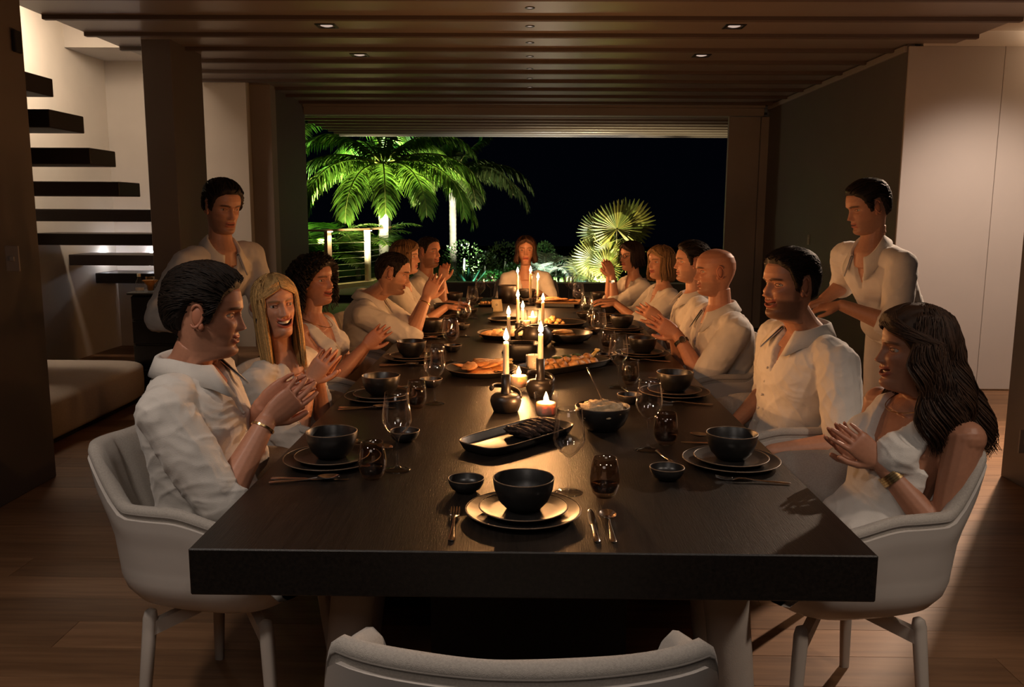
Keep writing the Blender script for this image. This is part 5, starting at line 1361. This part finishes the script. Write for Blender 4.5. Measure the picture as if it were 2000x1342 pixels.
def watch(info, i, f0, r=.033, out=None):
    c, ax, u, v = strap(info, i, f0, r, .008, MT['black'], 'watch_strap', 'dark watch strap')
    o = nrm(V3(*out)); o = nrm(o-ax*(o@ax)); k = np.cross(ax, o)
    P = [[c+o*(r+h)+(ax*math.cos(a)+k*math.sin(a))*q for a in np.linspace(0, 2*PI, 24, endpoint=False)] for q, h in ((.017, .0), (.018, .004), (.016, .008), (.013, .0075), (.001, .007))]
    MB().grid(info['loc'](np.array(P).reshape(-1, 3)).reshape(5, 24, 3), True, False, cap1=True).build('watch_face', MT['steel'], info['root'], 40)['label'] = 'round steel watch face'
GL, GR = None, None
UPF = lambda yaw, e: (math.cos(yaw)*math.cos(e), math.sin(yaw)*math.cos(e), math.sin(e))
dbrown = (.016, .010, .007); brown = (.045, .024, .013); blond = (.56, .34, .13); dblond = (.26, .15, .065)
G1 = 'dinner guests along the staircase side'; G2 = 'dinner guests along the hall wall side'
L_AX = (0, 1, 0); R_AX = (0, -1, 0)
# left row (facing +x). hands are [left, right]
pL1 = person('L1', 'person in white shirt nearest the staircase pillar, dark hair, clapping in profile', G1, 'm', (-0.93, .68, .53), 0.0, at_Y(405, 612, .60), 0.15, -.10, 0.0, sh_yaw=.05,
             hands=clap(at_Y(572, 765, .66), (.75, .25, .55), (-.3, 1, .25), .045), skin=(.47, .215, .13), hair=dbrown, hair_style='quiff', smile=.6, stubble=.35, detail=3, rolled=.22, hs=1.02, sh_c=at_Y(392, 735, .61)+V3(-.035, 0, .02), bulk=1.05)
pL2 = person('L2', 'laughing blonde person with long straight hair turned towards the camera, white V-neck blouse', G1, 'f', (-0.95, 1.52, .53), -.10, at_Y(540, 596, 1.40), -.98, .02, .12, sh_yaw=-.28,
             hands=clap(at_Y(640, 700, 1.42), (.55, -.05, .8), (.2, 1, .05), .03), hair=blond, hair_style='long', smile=1.0, open_=.75, detail=3, wear='vneck', rolled=.12, squint=.25, skin=(.58, .28, .165), sh_c=at_Y(548, 700, 1.46), hair_len=.27, cloth='linen2')
pL3 = person('L3', 'dark curly-haired person in a sleeveless white top beside the blonde, clapping', G1, 'f', (-1.0, 2.42, .53), -.05, at_Y(617, 548, 2.33), -.48, .03, .05, sh_yaw=-.2,
             hands=clap(at_Y(745, 648, 2.38), (.7, 0, .62), (.1, 1, .05), .032), hair=(.014, .009, .006), hair_style='curly', hair_len=.15, smile=.8, open_=.2, detail=2, wear='top', skin=(.44, .20, .12))
pL4 = person('L4', 'short-haired person in white shirt leaning over the table edge, clapping, fourth from the stairs', G1, 'm', (-1.0, 3.32, .53), 0.0, at_Y(768, 533, 3.2), .05, -.22, .0, sh_yaw=.05,
             hands=clap(at_Y(848, 552, 3.25), (.45, .15, .85), (-.1, 1, .05), .03), hair=(.020, .012, .008), hair_style='cropped', smile=.7, stubble=.45, detail=2, rolled=.2, sh_c=at_Y(735, 585, 3.25)+V3(-.04, 0, .0))
pL5 = person('L5', 'fair-haired person almost hidden behind the leaning short-haired man', G1, 'f', (-0.95, 4.22, .53), 0.0, at_Y(793, 502, 4.2), -.1, 0, 0,
             hands=[(( -.55, 4.32, .85), (1, -.2, 0), (0, 0, -1), .2), ((-.55, 4.08, .85), (1, .2, 0), (0, 0, -1), .2)], hair=(.16, .085, .035), hair_style='bob', hair_len=.12, detail=1, wear='blouse', smile=.4)
pL6 = person('L6', 'smiling person in white shirt with joined hands, farthest on the staircase side', G1, 'm', (-0.95, 5.05, .53), 0.0, at_Y(838, 492, 4.98), -.55, .02, -.05, sh_yaw=-.25,
             hands=clap(at_Y(868, 523, 4.95), (.2, 0, 1), (-.1, 1, 0), .022, .5), hair=(.020, .012, .008), hair_style='cropped', smile=.9, open_=.1, stubble=.5, detail=1, rolled=.2, skin=(.46, .22, .135))
# right row (facing -x)
pR1 = person('R1', 'long-haired dark brunette person in sleeveless white top nearest the hall wall, clapping', G2, 'f', (0.98, .64, .53), PI, at_Y(1783, 685, .60), PI-.06, .03, 0, sh_yaw=PI+.32,
             hands=clap(at_Y(1650, 852, .58), (-.72, -.02, .62), (0.1, -1, .15), .04), elbow_out=.42, hair=(.040, .019, .010), hair_style='wavy', hair_len=.29, smile=.9, open_=.3, detail=3, wear='top', skin=(.40, .185, .11), sh_c=at_Y(1805, 795, .62)+V3(0.0, 0, .02))
pR2 = person('R2', 'smiling bearded person in white shirt with arms resting below the table edge', G2, 'm', (1.0, 1.55, .53), PI, at_Y(1540, 556, 1.42), PI+.38, -.02, 0, sh_yaw=PI+.30,
             hands=[((.86, 1.22, .645), (-.6, .5, -.5), (.3, 0, -1), .3), ((.84, 1.66, .635), (-.8, -.1, -.5), (.2, 0, -1), .3)], hair=dbrown, hair_style='short', smile=.95, open_=.18, stubble=.75, detail=3, rolled=.15, hs=1.05, sh_c=at_Y(1567, 655, 1.46)+V3(.015, 0, .01), bulk=1.04)
pR3 = person('R3', 'bald person in white shirt with a wristwatch, clapping towards the candles', G2, 'm', (1.02, 2.6, .53), PI, at_Y(1396, 530, 2.55), PI-.02, -.05, 0, sh_yaw=PI+.15,
             hands=clap(at_Y(1288, 632, 2.55), (-.8, 0, .5), (.1, -1, 0), .035), hair=(.03, .018, .012), hair_style='bald', smile=.5, stubble=.4, detail=2, rolled=.1, skin=(.54, .25, .155), bulk=1.08)
pR4 = person('R4', 'dark-haired person behind the bald one, in white shirt', G2, 'm', (1.0, 3.52, .53), PI, at_Y(1350, 512, 3.45), PI+.05, 0, 0,
             hands=clap(at_Y(1262, 606, 3.45), (-.8, 0, .5), (.1, -1, 0), .03), hair=dbrown, hair_style='short', smile=.5, stubble=.3, detail=1, rolled=.1)
pR5 = person('R5', 'blonde person with chin-length hair between the dark-haired man and the one in glasses', G2, 'f', (.98, 4.36, .53), PI, at_Y(1289, 512, 4.3), PI+.55, 0, 0, sh_yaw=PI+.2,
             hands=[((.62, 4.26, .86), (-1, .2, 0), (0, 0, -1), .2), ((.62, 4.48, .86), (-1, -.2, 0), (0, 0, -1), .2)], hair=dblond, hair_style='bob', hair_len=.15, detail=1, wear='vneck', smile=.5)
pR6 = person('R6', 'person in glasses with raised clasped hands and a watch, farthest on the hall wall side', G2, 'f', (.95, 5.15, .53), PI, at_Y(1232, 500, 5.1), PI+.55, -.03, 0, sh_yaw=PI+.3,
             hands=clap(at_Y(1185, 515, 5.05), (-.35, -.1, .9), (.3, -1, 0), .025, .25), hair=(.022, .011, .008), hair_style='bob', hair_len=.10, detail=1, wear='vneck', smile=.2, elbow_out=.2)
pE = person('E', 'person with shoulder-length hair in white shirt seated at the far end of the table', None, 'f', (.01, 5.98, .53), -PI/2, at_Y(1027, 489, 5.85), -PI/2, 0, 0,
             hands=[((.10, 5.68, .81), (-.5, -.8, 0), (0, 0, -1), .2), ((-.08, 5.68, .81), (.5, -.8, 0), (0, 0, -1), .2)], hair=(.07, .033, .018), hair_style='bob', hair_len=.12, detail=1, wear='vneck', smile=.2, bulk=1.02, elbow_out=.6, hs=1.08)
# waiters
pW1 = person('W1', 'dark-haired waiter in white shirt standing behind the blonde, leaning in to serve', 'standing waiters', 'm', (-1.66, 2.62, .93), -.35, at_Y(436, 404, 2.45), -.75, -.25, 0, sh_yaw=-.55,
             hands=[((-1.35, 2.42, 1.02), (.7, -.4, -.3), (.3, .6, -.2), .3), ((-1.52, 2.12, 1.0), (.8, .3, -.3), (-.2, .3, -.8), .3)], hair=dbrown, hair_style='short', smile=.2, stubble=.3, detail=1, rolled=.5, standing=True, hs=1.04)
pW2 = person('W2', 'dark-haired waiter in white shirt standing behind the bearded man against the pale panel', 'standing waiters', 'm', (1.90, 2.66, .93), PI+.2, at_Y(1693, 405, 2.50), PI+.15, -.28, 0, sh_yaw=PI+.35,
             hands=[((1.50, 2.36, 1.06), (-.8, .4, -.2), (0, .3, -1), .3), ((1.55, 2.75, 1.04), (-.8, -.3, -.2), (.1, -.3, -1), .3)], hair=dbrown, hair_style='short', smile=.1, stubble=.2, detail=1, rolled=.3, standing=True, hs=1.04)
# what they wear on wrists, ears and necks
watch(pR3, 0, .16, .034, (.1, -1, .1)); watch(pR6, 0, .18, .029, (-.2, -1, .1))
for k in range(4): strap(pR1, 0, .16+.028*k, .0315, .003, MT['gold'], 'bracelet', 'gold bangle')
strap(pL1, 1, .10, .031, .003, MT['gold'], 'bracelet', 'thin cord bracelet')
strap(pL4, 1, .14, .031, .003, MT['gold'], 'bracelet', 'thin bracelet')
def necklace(info, drop, r0=.072):
    P = []
    for a in np.linspace(-PI, PI, 40):
        d = -info['fv']*math.cos(a)+info['lv']*math.sin(a); f = sstep(1.0, 3.1, abs(a))
        P.append(info['loc'](info['nb']+d*(r0+.012*f)+info['up']*(.02-drop*f)+info['fv']*.016*f))
    MB().tube(P, .0013, 5).build('necklace', MT['gold'], info['root'])['label'] = 'fine gold necklace'
necklace(pR1, .075); necklace(pL3, .07, .07)
for info in (pL2,):
    for s in (1, -1):
        q = info['HF']@V3(0.0, s*.084, -.045)+info['head']
        MB().ellipsoid(info['loc'](q), (.006, .006, .014), 10, 8).build('earring', MT['steel'], info['root'])['label'] = 'drop earring'
# glasses for the person at the far hall side
gm = MB()
for s in (1, -1):
    P = [V3(.096-.25*abs(y)*.35, y, z) for y, z in [(s*(.032+.021*math.cos(a)), .004+.016*math.sin(a)) for a in np.linspace(0, 2*PI, 21)]]
    gm.tube(pR6['loc'](np.array(P)@pR6['HF'].T+pR6['head']), .0014, 5)
    gm.tube(pR6['loc'](np.array([V3(.089, s*.053, .006), V3(.05, s*.078, .008), V3(-.01, s*.080, .006)])@pR6['HF'].T+pR6['head']), .0014, 5)
gm.tube(pR6['loc'](np.array([V3(.092, .011, .006), V3(.096, 0, .009), V3(.092, -.011, .006)])@pR6['HF'].T+pR6['head']), .0014, 5)
gm.build('eyeglasses', MT['black'], pR6['root'])
# ------------------------------------------------------------------ terrace and garden
MT['leaf'] = vcol_mat('palm_leaf', 0.45, 0.4, 0.25, 6)
def leaf_translucent(m):
    nt = m.node_tree; p = next(n for n in nt.nodes if n.type == 'BSDF_PRINCIPLED'); out = next(n for n in nt.nodes if n.type == 'OUTPUT_MATERIAL')
    tl = nt.nodes.new('ShaderNodeBsdfTranslucent'); mx = nt.nodes.new('ShaderNodeMixShader'); mx.inputs[0].default_value = .4
    nt.links.new(p.inputs['Base Color'].links[0].from_socket, tl.inputs[0]); nt.links.new(p.outputs[0], mx.inputs[1]); nt.links.new(tl.outputs[0], mx.inputs[2]); nt.links.new(mx.outputs[0], out.inputs[0])
leaf_translucent(MT['leaf'])
MT['trunk'] = mat('palm_trunk', (0.26, 0.235, 0.20), 0.85, var=0.2, scale=20, stretch=(1, 1, 8), bmp=0.5, bscale=30, bdist=0.01)
MT['shaft'] = mat('green_crownshaft', (0.16, 0.30, 0.05), 0.5, var=0.2, scale=6)
MT['soil'] = mat('garden_soil', (0.03, 0.022, 0.015), 0.95, var=0.3)
MT['stone'] = mat('terrace_stone', (0.16, 0.15, 0.14), 0.7, var=0.15, scale=8)
MT['rail'] = mat('brown_handrail', (0.13, 0.06, 0.03), 0.5, var=0.2, stretch=(8, 1, 1))
MT['post'] = mat('cream_post', (0.62, 0.48, 0.34), 0.6, var=0.05)
struct('floor_terrace', MB().box((-6, 9.75, -0.08), (7, 12.4, -0.005)), MT['stone'])
struct('floor_garden', MB().box((-14, 12.4, -0.2), (16, 34, 0.12)), MT['soil'])
struct('wall_terrace_low', MB().box((-2.3, 12.2, 0), (6.5, 12.45, 0.36), bev=0.01), MT['stone'])
def leaf_col(g, rnd): k = rnd.uniform(.6, 1.35); return (g[0]*k*rnd.uniform(.8, 1.2), g[1]*k, g[2]*k)
def frond_mesh(name, L, droop, lift, width, n, rnd, col, hang=.6, blade=.042, seg=3):
    """one pinnate palm leaf in local space: grows along +x, droops in -z"""
    m = MB(); pts = []; a = lift; p = V3(0, 0, 0); N = 14
    for i in range(N+1):
        pts.append(p.copy()); a -= droop/N*(.35+1.3*i/N); p = p+V3(math.cos(a), 0, math.sin(a))*L/N
    pts = np.array(pts); m.tube(pts, np.linspace(.020, .004, N+1)*(L/2.0), 6, col=(col[0]*2.2+.08, col[1]*1.5+.06, col[2]*1.5+.03))
    for k in range(n):
        t = .10+.88*k/n; i = min(N-1, int(t*N)); f = t*N-i; b = pts[i]*(1-f)+pts[i+1]*f; T = nrm(pts[i+1]-pts[i]); up = nrm(np.cross(np.cross(T, V3(0, 0, 1)), T)+1e-9)
        up = nrm(V3(0, 0, 1)-T*T[2]); l = width*math.sin(PI*(t*.86+.10))**.7*rnd.uniform(.85, 1.1)
        for s in (1, -1):
            side = np.cross(up, T)*s; d = nrm(side*1.0+T*.55+up*rnd.uniform(.05, .35)); q = b.copy(); c = leaf_col(col, rnd)
            V = []; w = nrm(np.cross(d, up))*blade*.5
            for j in range(seg+1):
                u_ = j/seg; wj = w*(1-u_**2*.95)*(.6+.4*min(1, u_*4)); V += [q-wj, q+wj]
                d = nrm(d+V3(0, 0, -1)*hang*rnd.uniform(.7, 1.2)/seg); q = q+d*l/seg
            m.add(V, [[2*j, 2*j+1, 2*j+3, 2*j+2] for j in range(seg)], 0, c)
    return m.mesh(name, MT['leaf'], True)
def palm(key, label, base, crown_z, fronds, rnd, col, tr=.10, shaft=.75, L=2.0, width=.55, n=58, hang=.6):
    t = thing('palm_tree', label, 'palm tree', (base[0], base[1], .12), 0, 'garden palms lit at night'); H = crown_z-.12
    R = [(tr*1.15, 0), (tr, .3)]; z = .3
    while z < H-shaft: R += [(tr*1.02, z), (tr*.97, z+.05), (tr*.98, z+.09)]; z += .10
    R += [(tr*.95, H-shaft)]
    MB().lathe(R, 16).build('trunk', MT['trunk'], t, True)
    if shaft > .1: MB().lathe([(tr*.95, H-shaft), (tr*1.08, H-shaft*.8), (tr*.85, H-shaft*.35), (tr*.45, H), (.01, H+.1)], 16).build('crownshaft', MT['shaft'], t, True)
    for (az, lift, droop, sc_) in fronds:
        me = frond_mesh('frond', L*sc_, droop, lift, width*sc_**.5, n, rnd, col, hang)
        o = link('frond', me, t); o.location = (0, 0, H); o.rotation_euler = (0, 0, az)
    return t
rp = random.Random(11)
GRN = (.068, .13, .014); YGR = (.05, .10, .012); DGR = (.014, .05, .01)
c = at_Y(747, 322, 15.5)
palm('p1', 'large floodlit palm with arching green fronds and a green crownshaft behind the railing', c, c[2], [
    (PI*1.00, .42, 2.0, 1.0), (PI*.88, .30, 1.9, .95), (PI*1.12, .15, 1.9, 1.0), (PI*1.27, .25, 1.9, .95), (PI*1.42, .05, 1.6, .9), (PI*1.56, .1, 1.6, .85), (PI*1.70, .15, 1.7, .9), (PI*1.84, .25, 1.9, 1.0), (0.0, .45, 2.0, 1.0), (PI*1.95, .12, 1.8, 1.0), (PI*.12, .35, 1.9, .95),
    (PI*.3, .8, 2.0, .9), (PI*.5, 1.0, 1.8, .9), (PI*.7, .8, 2.0, .9), (PI*1.05, 1.48, .5, .42), (PI*.15, 1.3, .5, .40), (PI*.95, .9, 2.2, .9), (PI*.05, .9, 2.1, .9)], rp, GRN, .10, 1.0, 2.55, .60, 88, 1.3)
c = at_Y(556, 268, 17.5)
palm('p2', 'tall palm at the edge of the opening with fronds hanging past the frame', c, c[2], [(PI*k/6+.2, .7+.3*(k % 3), 2.4, 1.0+.1*(k % 2)) for k in range(12)], rp, GRN, .10, .8, 2.8, .65, 72, .9)
c = at_Y(752, 200, 19.0)
palm('p3', 'dim tall palm behind the large floodlit one, its crown under the terrace ceiling', c, c[2], [(PI*k/6, .6+.25*(k % 3), 2.6, 1.1) for k in range(13)], rp, (.035, .12, .018), .10, .8, 3.0, .75, 72, .9)
c = at_Y(884, 345, 17.0)
palm('p4', 'pale-trunked palm with olive fronds standing against the black sky', c, c[2], [
    (PI*.08, 1.15, .9, .6), (PI*.02, .55, 1.9, 1.0), (PI*1.93, .30, 1.8, 1.0), (PI*.55, 1.2, 1.2, .6), (PI*.9, .6, 1.9, .8), (PI*1.35, .3, 1.8, .8), (PI*1.65, .2, 1.7, .75), (PI*1.82, .5, 1.9, .9), (PI*.2, .8, 1.7, .7)], rp, (.085, .115, .035), .075, .35, 2.1, .55, 70, 1.3)
for i, (px, py, Y, cc, lab) in enumerate([(620, 545, 15.2, YGR, 'small yellow-green palm low behind the railing next to the opening frame'), (700, 560, 15.8, YGR, 'small feathery palm glowing between two lit railing posts')]):
    c = at_Y(px, py, Y)
    palm('s', lab, (c[0], c[1]), .38, [(PI*2*k/9+.4*i, 1.15-.25*(k % 3), 1.5, 1.0+.2*(k % 2)) for k in range(11)], rp, cc, .05, .0, 1.45, .42, 46, .5)
def fan_leaf(r, n, rnd, col, spread=2.35):
    m = MB()
    for k in range(n):
        a = -spread+2*spread*k/(n-1); d = V3(math.cos(a), math.sin(a), .12*math.cos(a*2)); s_ = V3(-math.sin(a), math.cos(a), 0); l = r*(.8+.2*math.cos(a*.6))*rnd.uniform(.92, 1.05); w = r*.085; c = leaf_col(col, rnd)
        V = [d*l*.03-s_*w*.15, d*l*.03+s_*w*.15, d*l*.55-s_*w+V3(0, 0, .0), d*l*.55+V3(0, 0, w*.7), d*l*.55+s_*w, d*l-s_*w*.12+V3(0, 0, -.06*l), d*l+s_*w*.12+V3(0, 0, -.06*l)]
        m.add(V, [[0, 1, 3], [0, 3, 2], [1, 4, 3], [2, 3, 5], [3, 6, 5], [3, 4, 6]], 0, c)
    return m.mesh('fan_leaf', MT['leaf'], False)
def look_mat(p, d, twist=0):
    x = nrm(V3(*d)); z = nrm(V3(.05, -1, .25)-x*(V3(.05, -1, .25)@x)); y = np.cross(z, x)
    return Matrix(((x[0], y[0], z[0], p[0]), (x[1], y[1], z[1], p[1]), (x[2], y[2], z[2], p[2]), (0, 0, 0, 1)))
b = at_Y(1200, 585, 13.4)
ft = thing('fan_palm', 'brightly lit fan palm with round pleated leaves rising behind the guests', 'fan palm', (b[0], b[1], .12))
B_ = V3(b[0], b[1], .12)
for px, py, r, dx, dz in [(1205, 447, .50, -.05, 1), (1226, 440, .50, .5, .95), (1170, 452, .40, -.75, .6), (1190, 490, .30, -.2, 1), (1160, 505, .40, -.8, .45), (1140, 520, .36, -1, .35), (1185, 520, .34, .0, 1), (1222, 500, .36, .6, .6), (1165, 545, .36, -.6, .5)]:
    q = at_Y(px, py, 13.4+rp.uniform(-.3, .3))
    MB().tube([V3(rp.uniform(-.08, .08), 0, .0), (V3(*q)-B_)*V3(.35, .5, .6), V3(*q)-B_], [.024, .018, .012], 6, col=(.5, .46, .2)).build('leaf_stalk', MT['leaf'], ft, True)
    o = link('fan_leaf', fan_leaf(r, 30, rp, (.16, .17, .035)), ft); o.matrix_local = look_mat(V3(*q)-B_, (dx, .1, dz))
m = MB()
for k in range(260):
    a = rp.uniform(0, 2*PI); r = rp.uniform(0, .30); z = rp.uniform(.2, .95); p = V3(r*math.cos(a)-.10, r*math.sin(a), z); d = nrm(V3(rp.uniform(-1, 1), rp.uniform(-1, 1), rp.uniform(.1, 1))); s_ = nrm(np.cross(d, V3(.3, .2, 1)))*.018
    m.add([p-s_*.5, p+s_*.5, p+d*.10+s_, p+d*.20, p+d*.10-s_], [[0, 1, 2, 4], [4, 2, 3]], 0, leaf_col((.18, .19, .05), rp))
m.build('undergrowth', MT['leaf'], ft, False)['kind'] = 'stuff'
b = at_Y(1066, 572, 13.6)
cy = thing('cycad', 'cycad with arching feathery fronds lit white and blue from below', 'cycad', (b[0], b[1], .12)); 
for az, lift, droop, s_ in [(0.0, 1.15, 2.3, 1.0), (.15, .75, 2.0, 1.0), (-.4, 1.0, 2.4, .9), (.5, 1.2, 2.0, .85), (PI*.8, 1.0, 2.2, .8), (PI, 1.2, 2.0, .7), (-.8, .8, 2.0, .8), (PI*1.4, 1.0, 2.0, .8), (PI*.5, 1.3, 1.6, .8)]:
    o = link('frond', frond_mesh('frond', .85*s_, droop, lift, .24, 44, rp, (.24, .30, .20), .15, .014, 2), cy); o.location = (0, 0, .25); o.rotation_euler = (0, 0, az)
MB().lathe([(.10, 0), (.12, .1), (.10, .22), (.02, .30)], 14).build('trunk', MT['trunk'], cy, True)
def shrub(px, py, Y, rx, rz, label, col, n=420, leaf=.055, seed=0):
    c = at_Y(px, py, Y); t = thing('shrub', label, 'shrub', (c[0], c[1], .12), 0, 'garden shrubs'); zc = c[2]-.12
    MB().tube([(0, 0, 0), (.02, 0, max(.05, zc))], [.03, .015], 6).build('stem', MT['trunk'], t)
    m = MB(); rr = random.Random(seed+5)
    for k in range(n):
        d = nrm(V3(rr.gauss(0, 1), rr.gauss(0, 1), rr.gauss(0, 1))); r = rr.uniform(.55, 1)**.5; p = V3(d[0]*rx*r, d[1]*rx*r, max(.01-zc, d[2]*rz*r)+zc)
        e = nrm(d+V3(rr.uniform(-.8, .8), rr.uniform(-.8, .8), rr.uniform(-.3, .9))); s_ = nrm(np.cross(e, V3(rr.uniform(-1, 1), rr.uniform(-1, 1), 1)))*leaf*.35
        m.add([p, p+e*leaf*.5+s_, p+e*leaf, p+e*leaf*.5-s_], [[0, 1, 2, 3]], 0, leaf_col(col, rr))
    f = m.build('foliage', MT['leaf'], t, False); f['kind'] = 'stuff'
SH = [(985, 505, 15.0, .36, .34, 'round dim bush left of the person at the table end', (.05, .07, .02)), (905, 505, 15.6, .42, .36, 'dark bush beside the pale palm trunk', (.02, .05, .012)), (945, 520, 14.6, .30, .26, 'low dark bush between the pale palm trunk and the round bush', (.03, .05, .018)),
      (1062, 500, 14.6, .20, .26, 'upright bright green bush right of the person at the table end', (.16, .28, .10)), (1085, 520, 15.0, .24, .2, 'pale green bush behind the cycad', (.12, .2, .08)), (965, 545, 13.6, .26, .14, 'glossy green groundcover clump behind the low terrace wall', (.03, .14, .03)),
      (1165, 560, 13.0, .24, .16, 'dark mound-shaped bush under the fan palm', (.05, .06, .02)), (1235, 560, 14.0, .40, .22, 'dark bush hidden behind the woman in glasses', (.02, .03, .01)), (1010, 530, 14.4, .22, .2, 'small leafy bush directly behind the end chair', (.04, .09, .02))]
for i, a in enumerate(SH): shrub(*a, seed=i, n=520 if i in (0, 3) else 360)
b = at_Y(915, 585, 13.2)
ag = thing('agave', 'blue-green agave rosette behind the low terrace wall', 'agave', (b[0], b[1], .12))
for k in range(16):
    a = k*2.4; e = 1.3-.06*k; L = .34+.06*(k % 3); d = V3(math.cos(a)*math.cos(e), math.sin(a)*math.cos(e), math.sin(e)); s_ = V3(-math.sin(a), math.cos(a), 0)
    P = [[d*L*f-s_*w+V3(0, 0, .02*f), d*L*f+V3(0, 0, -.012), d*L*f+s_*w+V3(0, 0, .02*f), d*L*f+V3(0, 0, .012)] for f, w in ((0, .03), (.35, .05), (.7, .035), (1, .003))]
    MB().grid(np.array(P), True, False, cap0=True, cap1=True, col=leaf_col((.08, .20, .16), rp)).build('agave_leaf', MT['leaf'], ag, True)
b = at_Y(868, 500, 15.5)
gm_ = MB(); rr = random.Random(3)
for k in range(900):
    x = rr.uniform(.35, 1.7); y = 12.75+rr.uniform(-.2, .35); h = rr.uniform(.10, .30); d = V3(rr.uniform(-.06, .06), rr.uniform(-.06, .06), h)
    gm_.add([V3(x-.006, y, .12), V3(x+.006, y, .12), V3(x, y, .12)+d], [[0, 1, 2]], 0, leaf_col((.10, .20, .03), rr))
tag(gm_.build('ornamental_grass', MT['leaf'], None, False), 'bright short grass along the low terrace wall under the cycad', 'grass', kind='stuff')
# railing round the terrace corner: lit posts, handrail, steel cables and a low wall
rl = thing('terrace_railing', 'curved terrace railing with lit cream posts, brown handrail and thin cables', 'railing', (0, 0, 0))
RP = [(545, 457, 12.6), (585, 457, 12.9), (640, 455, 13.4), (717, 453, 14.4), (748, 451, 15.6), (768, 448, 16.4)]
top = np.array([at_Y(*q) for q in RP]); top[:, 2] = np.array([1.15, 1.15, 1.15, 1.15, 1.155, 1.16])
P = []
for i, p in enumerate(top):
    T = nrm((top[min(i+1, 5)]-top[max(i-1, 0)])*V3(1, 1, 0)); s_ = V3(-T[1], T[0], 0)*.06
    P.append([p-s_, p+s_, p+s_+V3(0, 0, .035), p-s_+V3(0, 0, .035)])
MB().grid(np.array(P), True, False, cap0=True, cap1=True).build('handrail', MT['rail'], rl, False)
for j, z in enumerate((.93, .76, .65, .54, .43, .32)):
    MB().tube([V3(p[0], p[1], z) for p in top[:5]], .009 if j == 0 else .006, 6).build('cable', MT['steel'], rl, True)
for i in (2, 3, 4):
    p = top[i]; T = nrm((top[i+1]-top[i-1])*V3(1, 1, 0)); ang = math.atan2(T[1], T[0])
    po = MB().box((-.055, -.04, .1), (.055, .04, 1.15), bev=.004).build('post', MT['post'], rl, False); po.location = (p[0], p[1], 0); po.rotation_euler = (0, 0, ang)
    le = MB().box((-.05, -.075, 1.135), (.05, -.045, 1.148)).build('post_lamp', MT['post_lens'], po, False)
    s_ = V3(T[1], -T[0], 0)
    light('post_light', 'SPOT', tuple(p+s_*.12+V3(0, 0, -.02)), 16, (1.0, .72, .40), .02, tuple(p+s_*.02+V3(0, 0, -1.0)), 1.9, .8)
P = []
for i, p in enumerate(top[:5]):
    T = nrm((top[min(i+1, 5)]-top[max(i-1, 0)])*V3(1, 1, 0)); s_ = V3(-T[1], T[0], 0)*.10
    P.append([V3(*(p-s_)[:2], 0), V3(*(p+s_)[:2], 0), V3(*(p+s_)[:2], .20), V3(*(p-s_)[:2], .20)])
MB().grid(np.array(P), True, False, cap0=True, cap1=True).build('kerb_wall', MT['post'], rl, False)
# garden floodlights, and one added fill light
def flood(p, tgt, e, col, ang=1.5): light('garden_flood', 'SPOT', tuple(p), e, col, .05, tuple(tgt), ang, .7)
GL_ = (1.0, 1.0, 0.62)
pc = at_Y(747, 322, 15.5)
flood((pc[0]-.9, 13.9, .9), (pc[0]-.2, 15.3, 2.4), 4200, GL_, 1.5); flood((pc[0]+.7, 14.0, .9), (pc[0]+.3, 15.5, 2.4), 3000, GL_, 1.5)
flood((-4.3, 15.9, 1.6), (-4.6, 17.4, 3.5), 2600, (0.6, 1.0, 0.42), 2.0); flood((-3.0, 17.3, 1.9), (-3.1, 18.8, 4.0), 2600, (0.55, 1.0, 0.35), 1.8)
pc4 = at_Y(884, 345, 17.0); flood((pc4[0]+.5, 15.2, .25), (pc4[0]+.3, 17, 2.2), 1100, (1.0, .95, .75), 1.5)
pf = at_Y(1190, 560, 13.0); flood((pf[0]-.15, 12.75, .22), (pf[0]+.05, 13.4, 1.3), 900, (1.0, .88, .50), 2.1)
pcy = at_Y(1075, 560, 13.0); flood((pcy[0]+.1, 12.8, .2), (pcy[0]+.12, 13.7, .8), 520, (.92, 1.0, .95), 2.2); flood((pcy[0]+.55, 12.75, .2), (pcy[0]+.45, 13.4, .5), 70, (.45, .6, 1.0), 2.0)
pg = at_Y(930, 560, 13.0); flood((pg[0]+.1, 12.8, .2), (pg[0]+.1, 14, .8), 40, (.4, 1.0, .6), 2.2); flood((pg[0]+.3, 12.9, .2), (pg[0]+.2, 15.4, 1.0), 60, (.9, 1.0, .6), 1.6)
light('terrace_uplight', 'AREA', (0.3, 11.9, .45), 22, (1.0, .80, .55), .5, (0.3, 12.0, 3), size_y=.2)
flood((pc[0]+.1, 13.0, .5), (pc[0]+.1, 15.0, 2.0), 1300, GL_, 1.3)  # fill light added from the camera side for the palm's drooping fronds
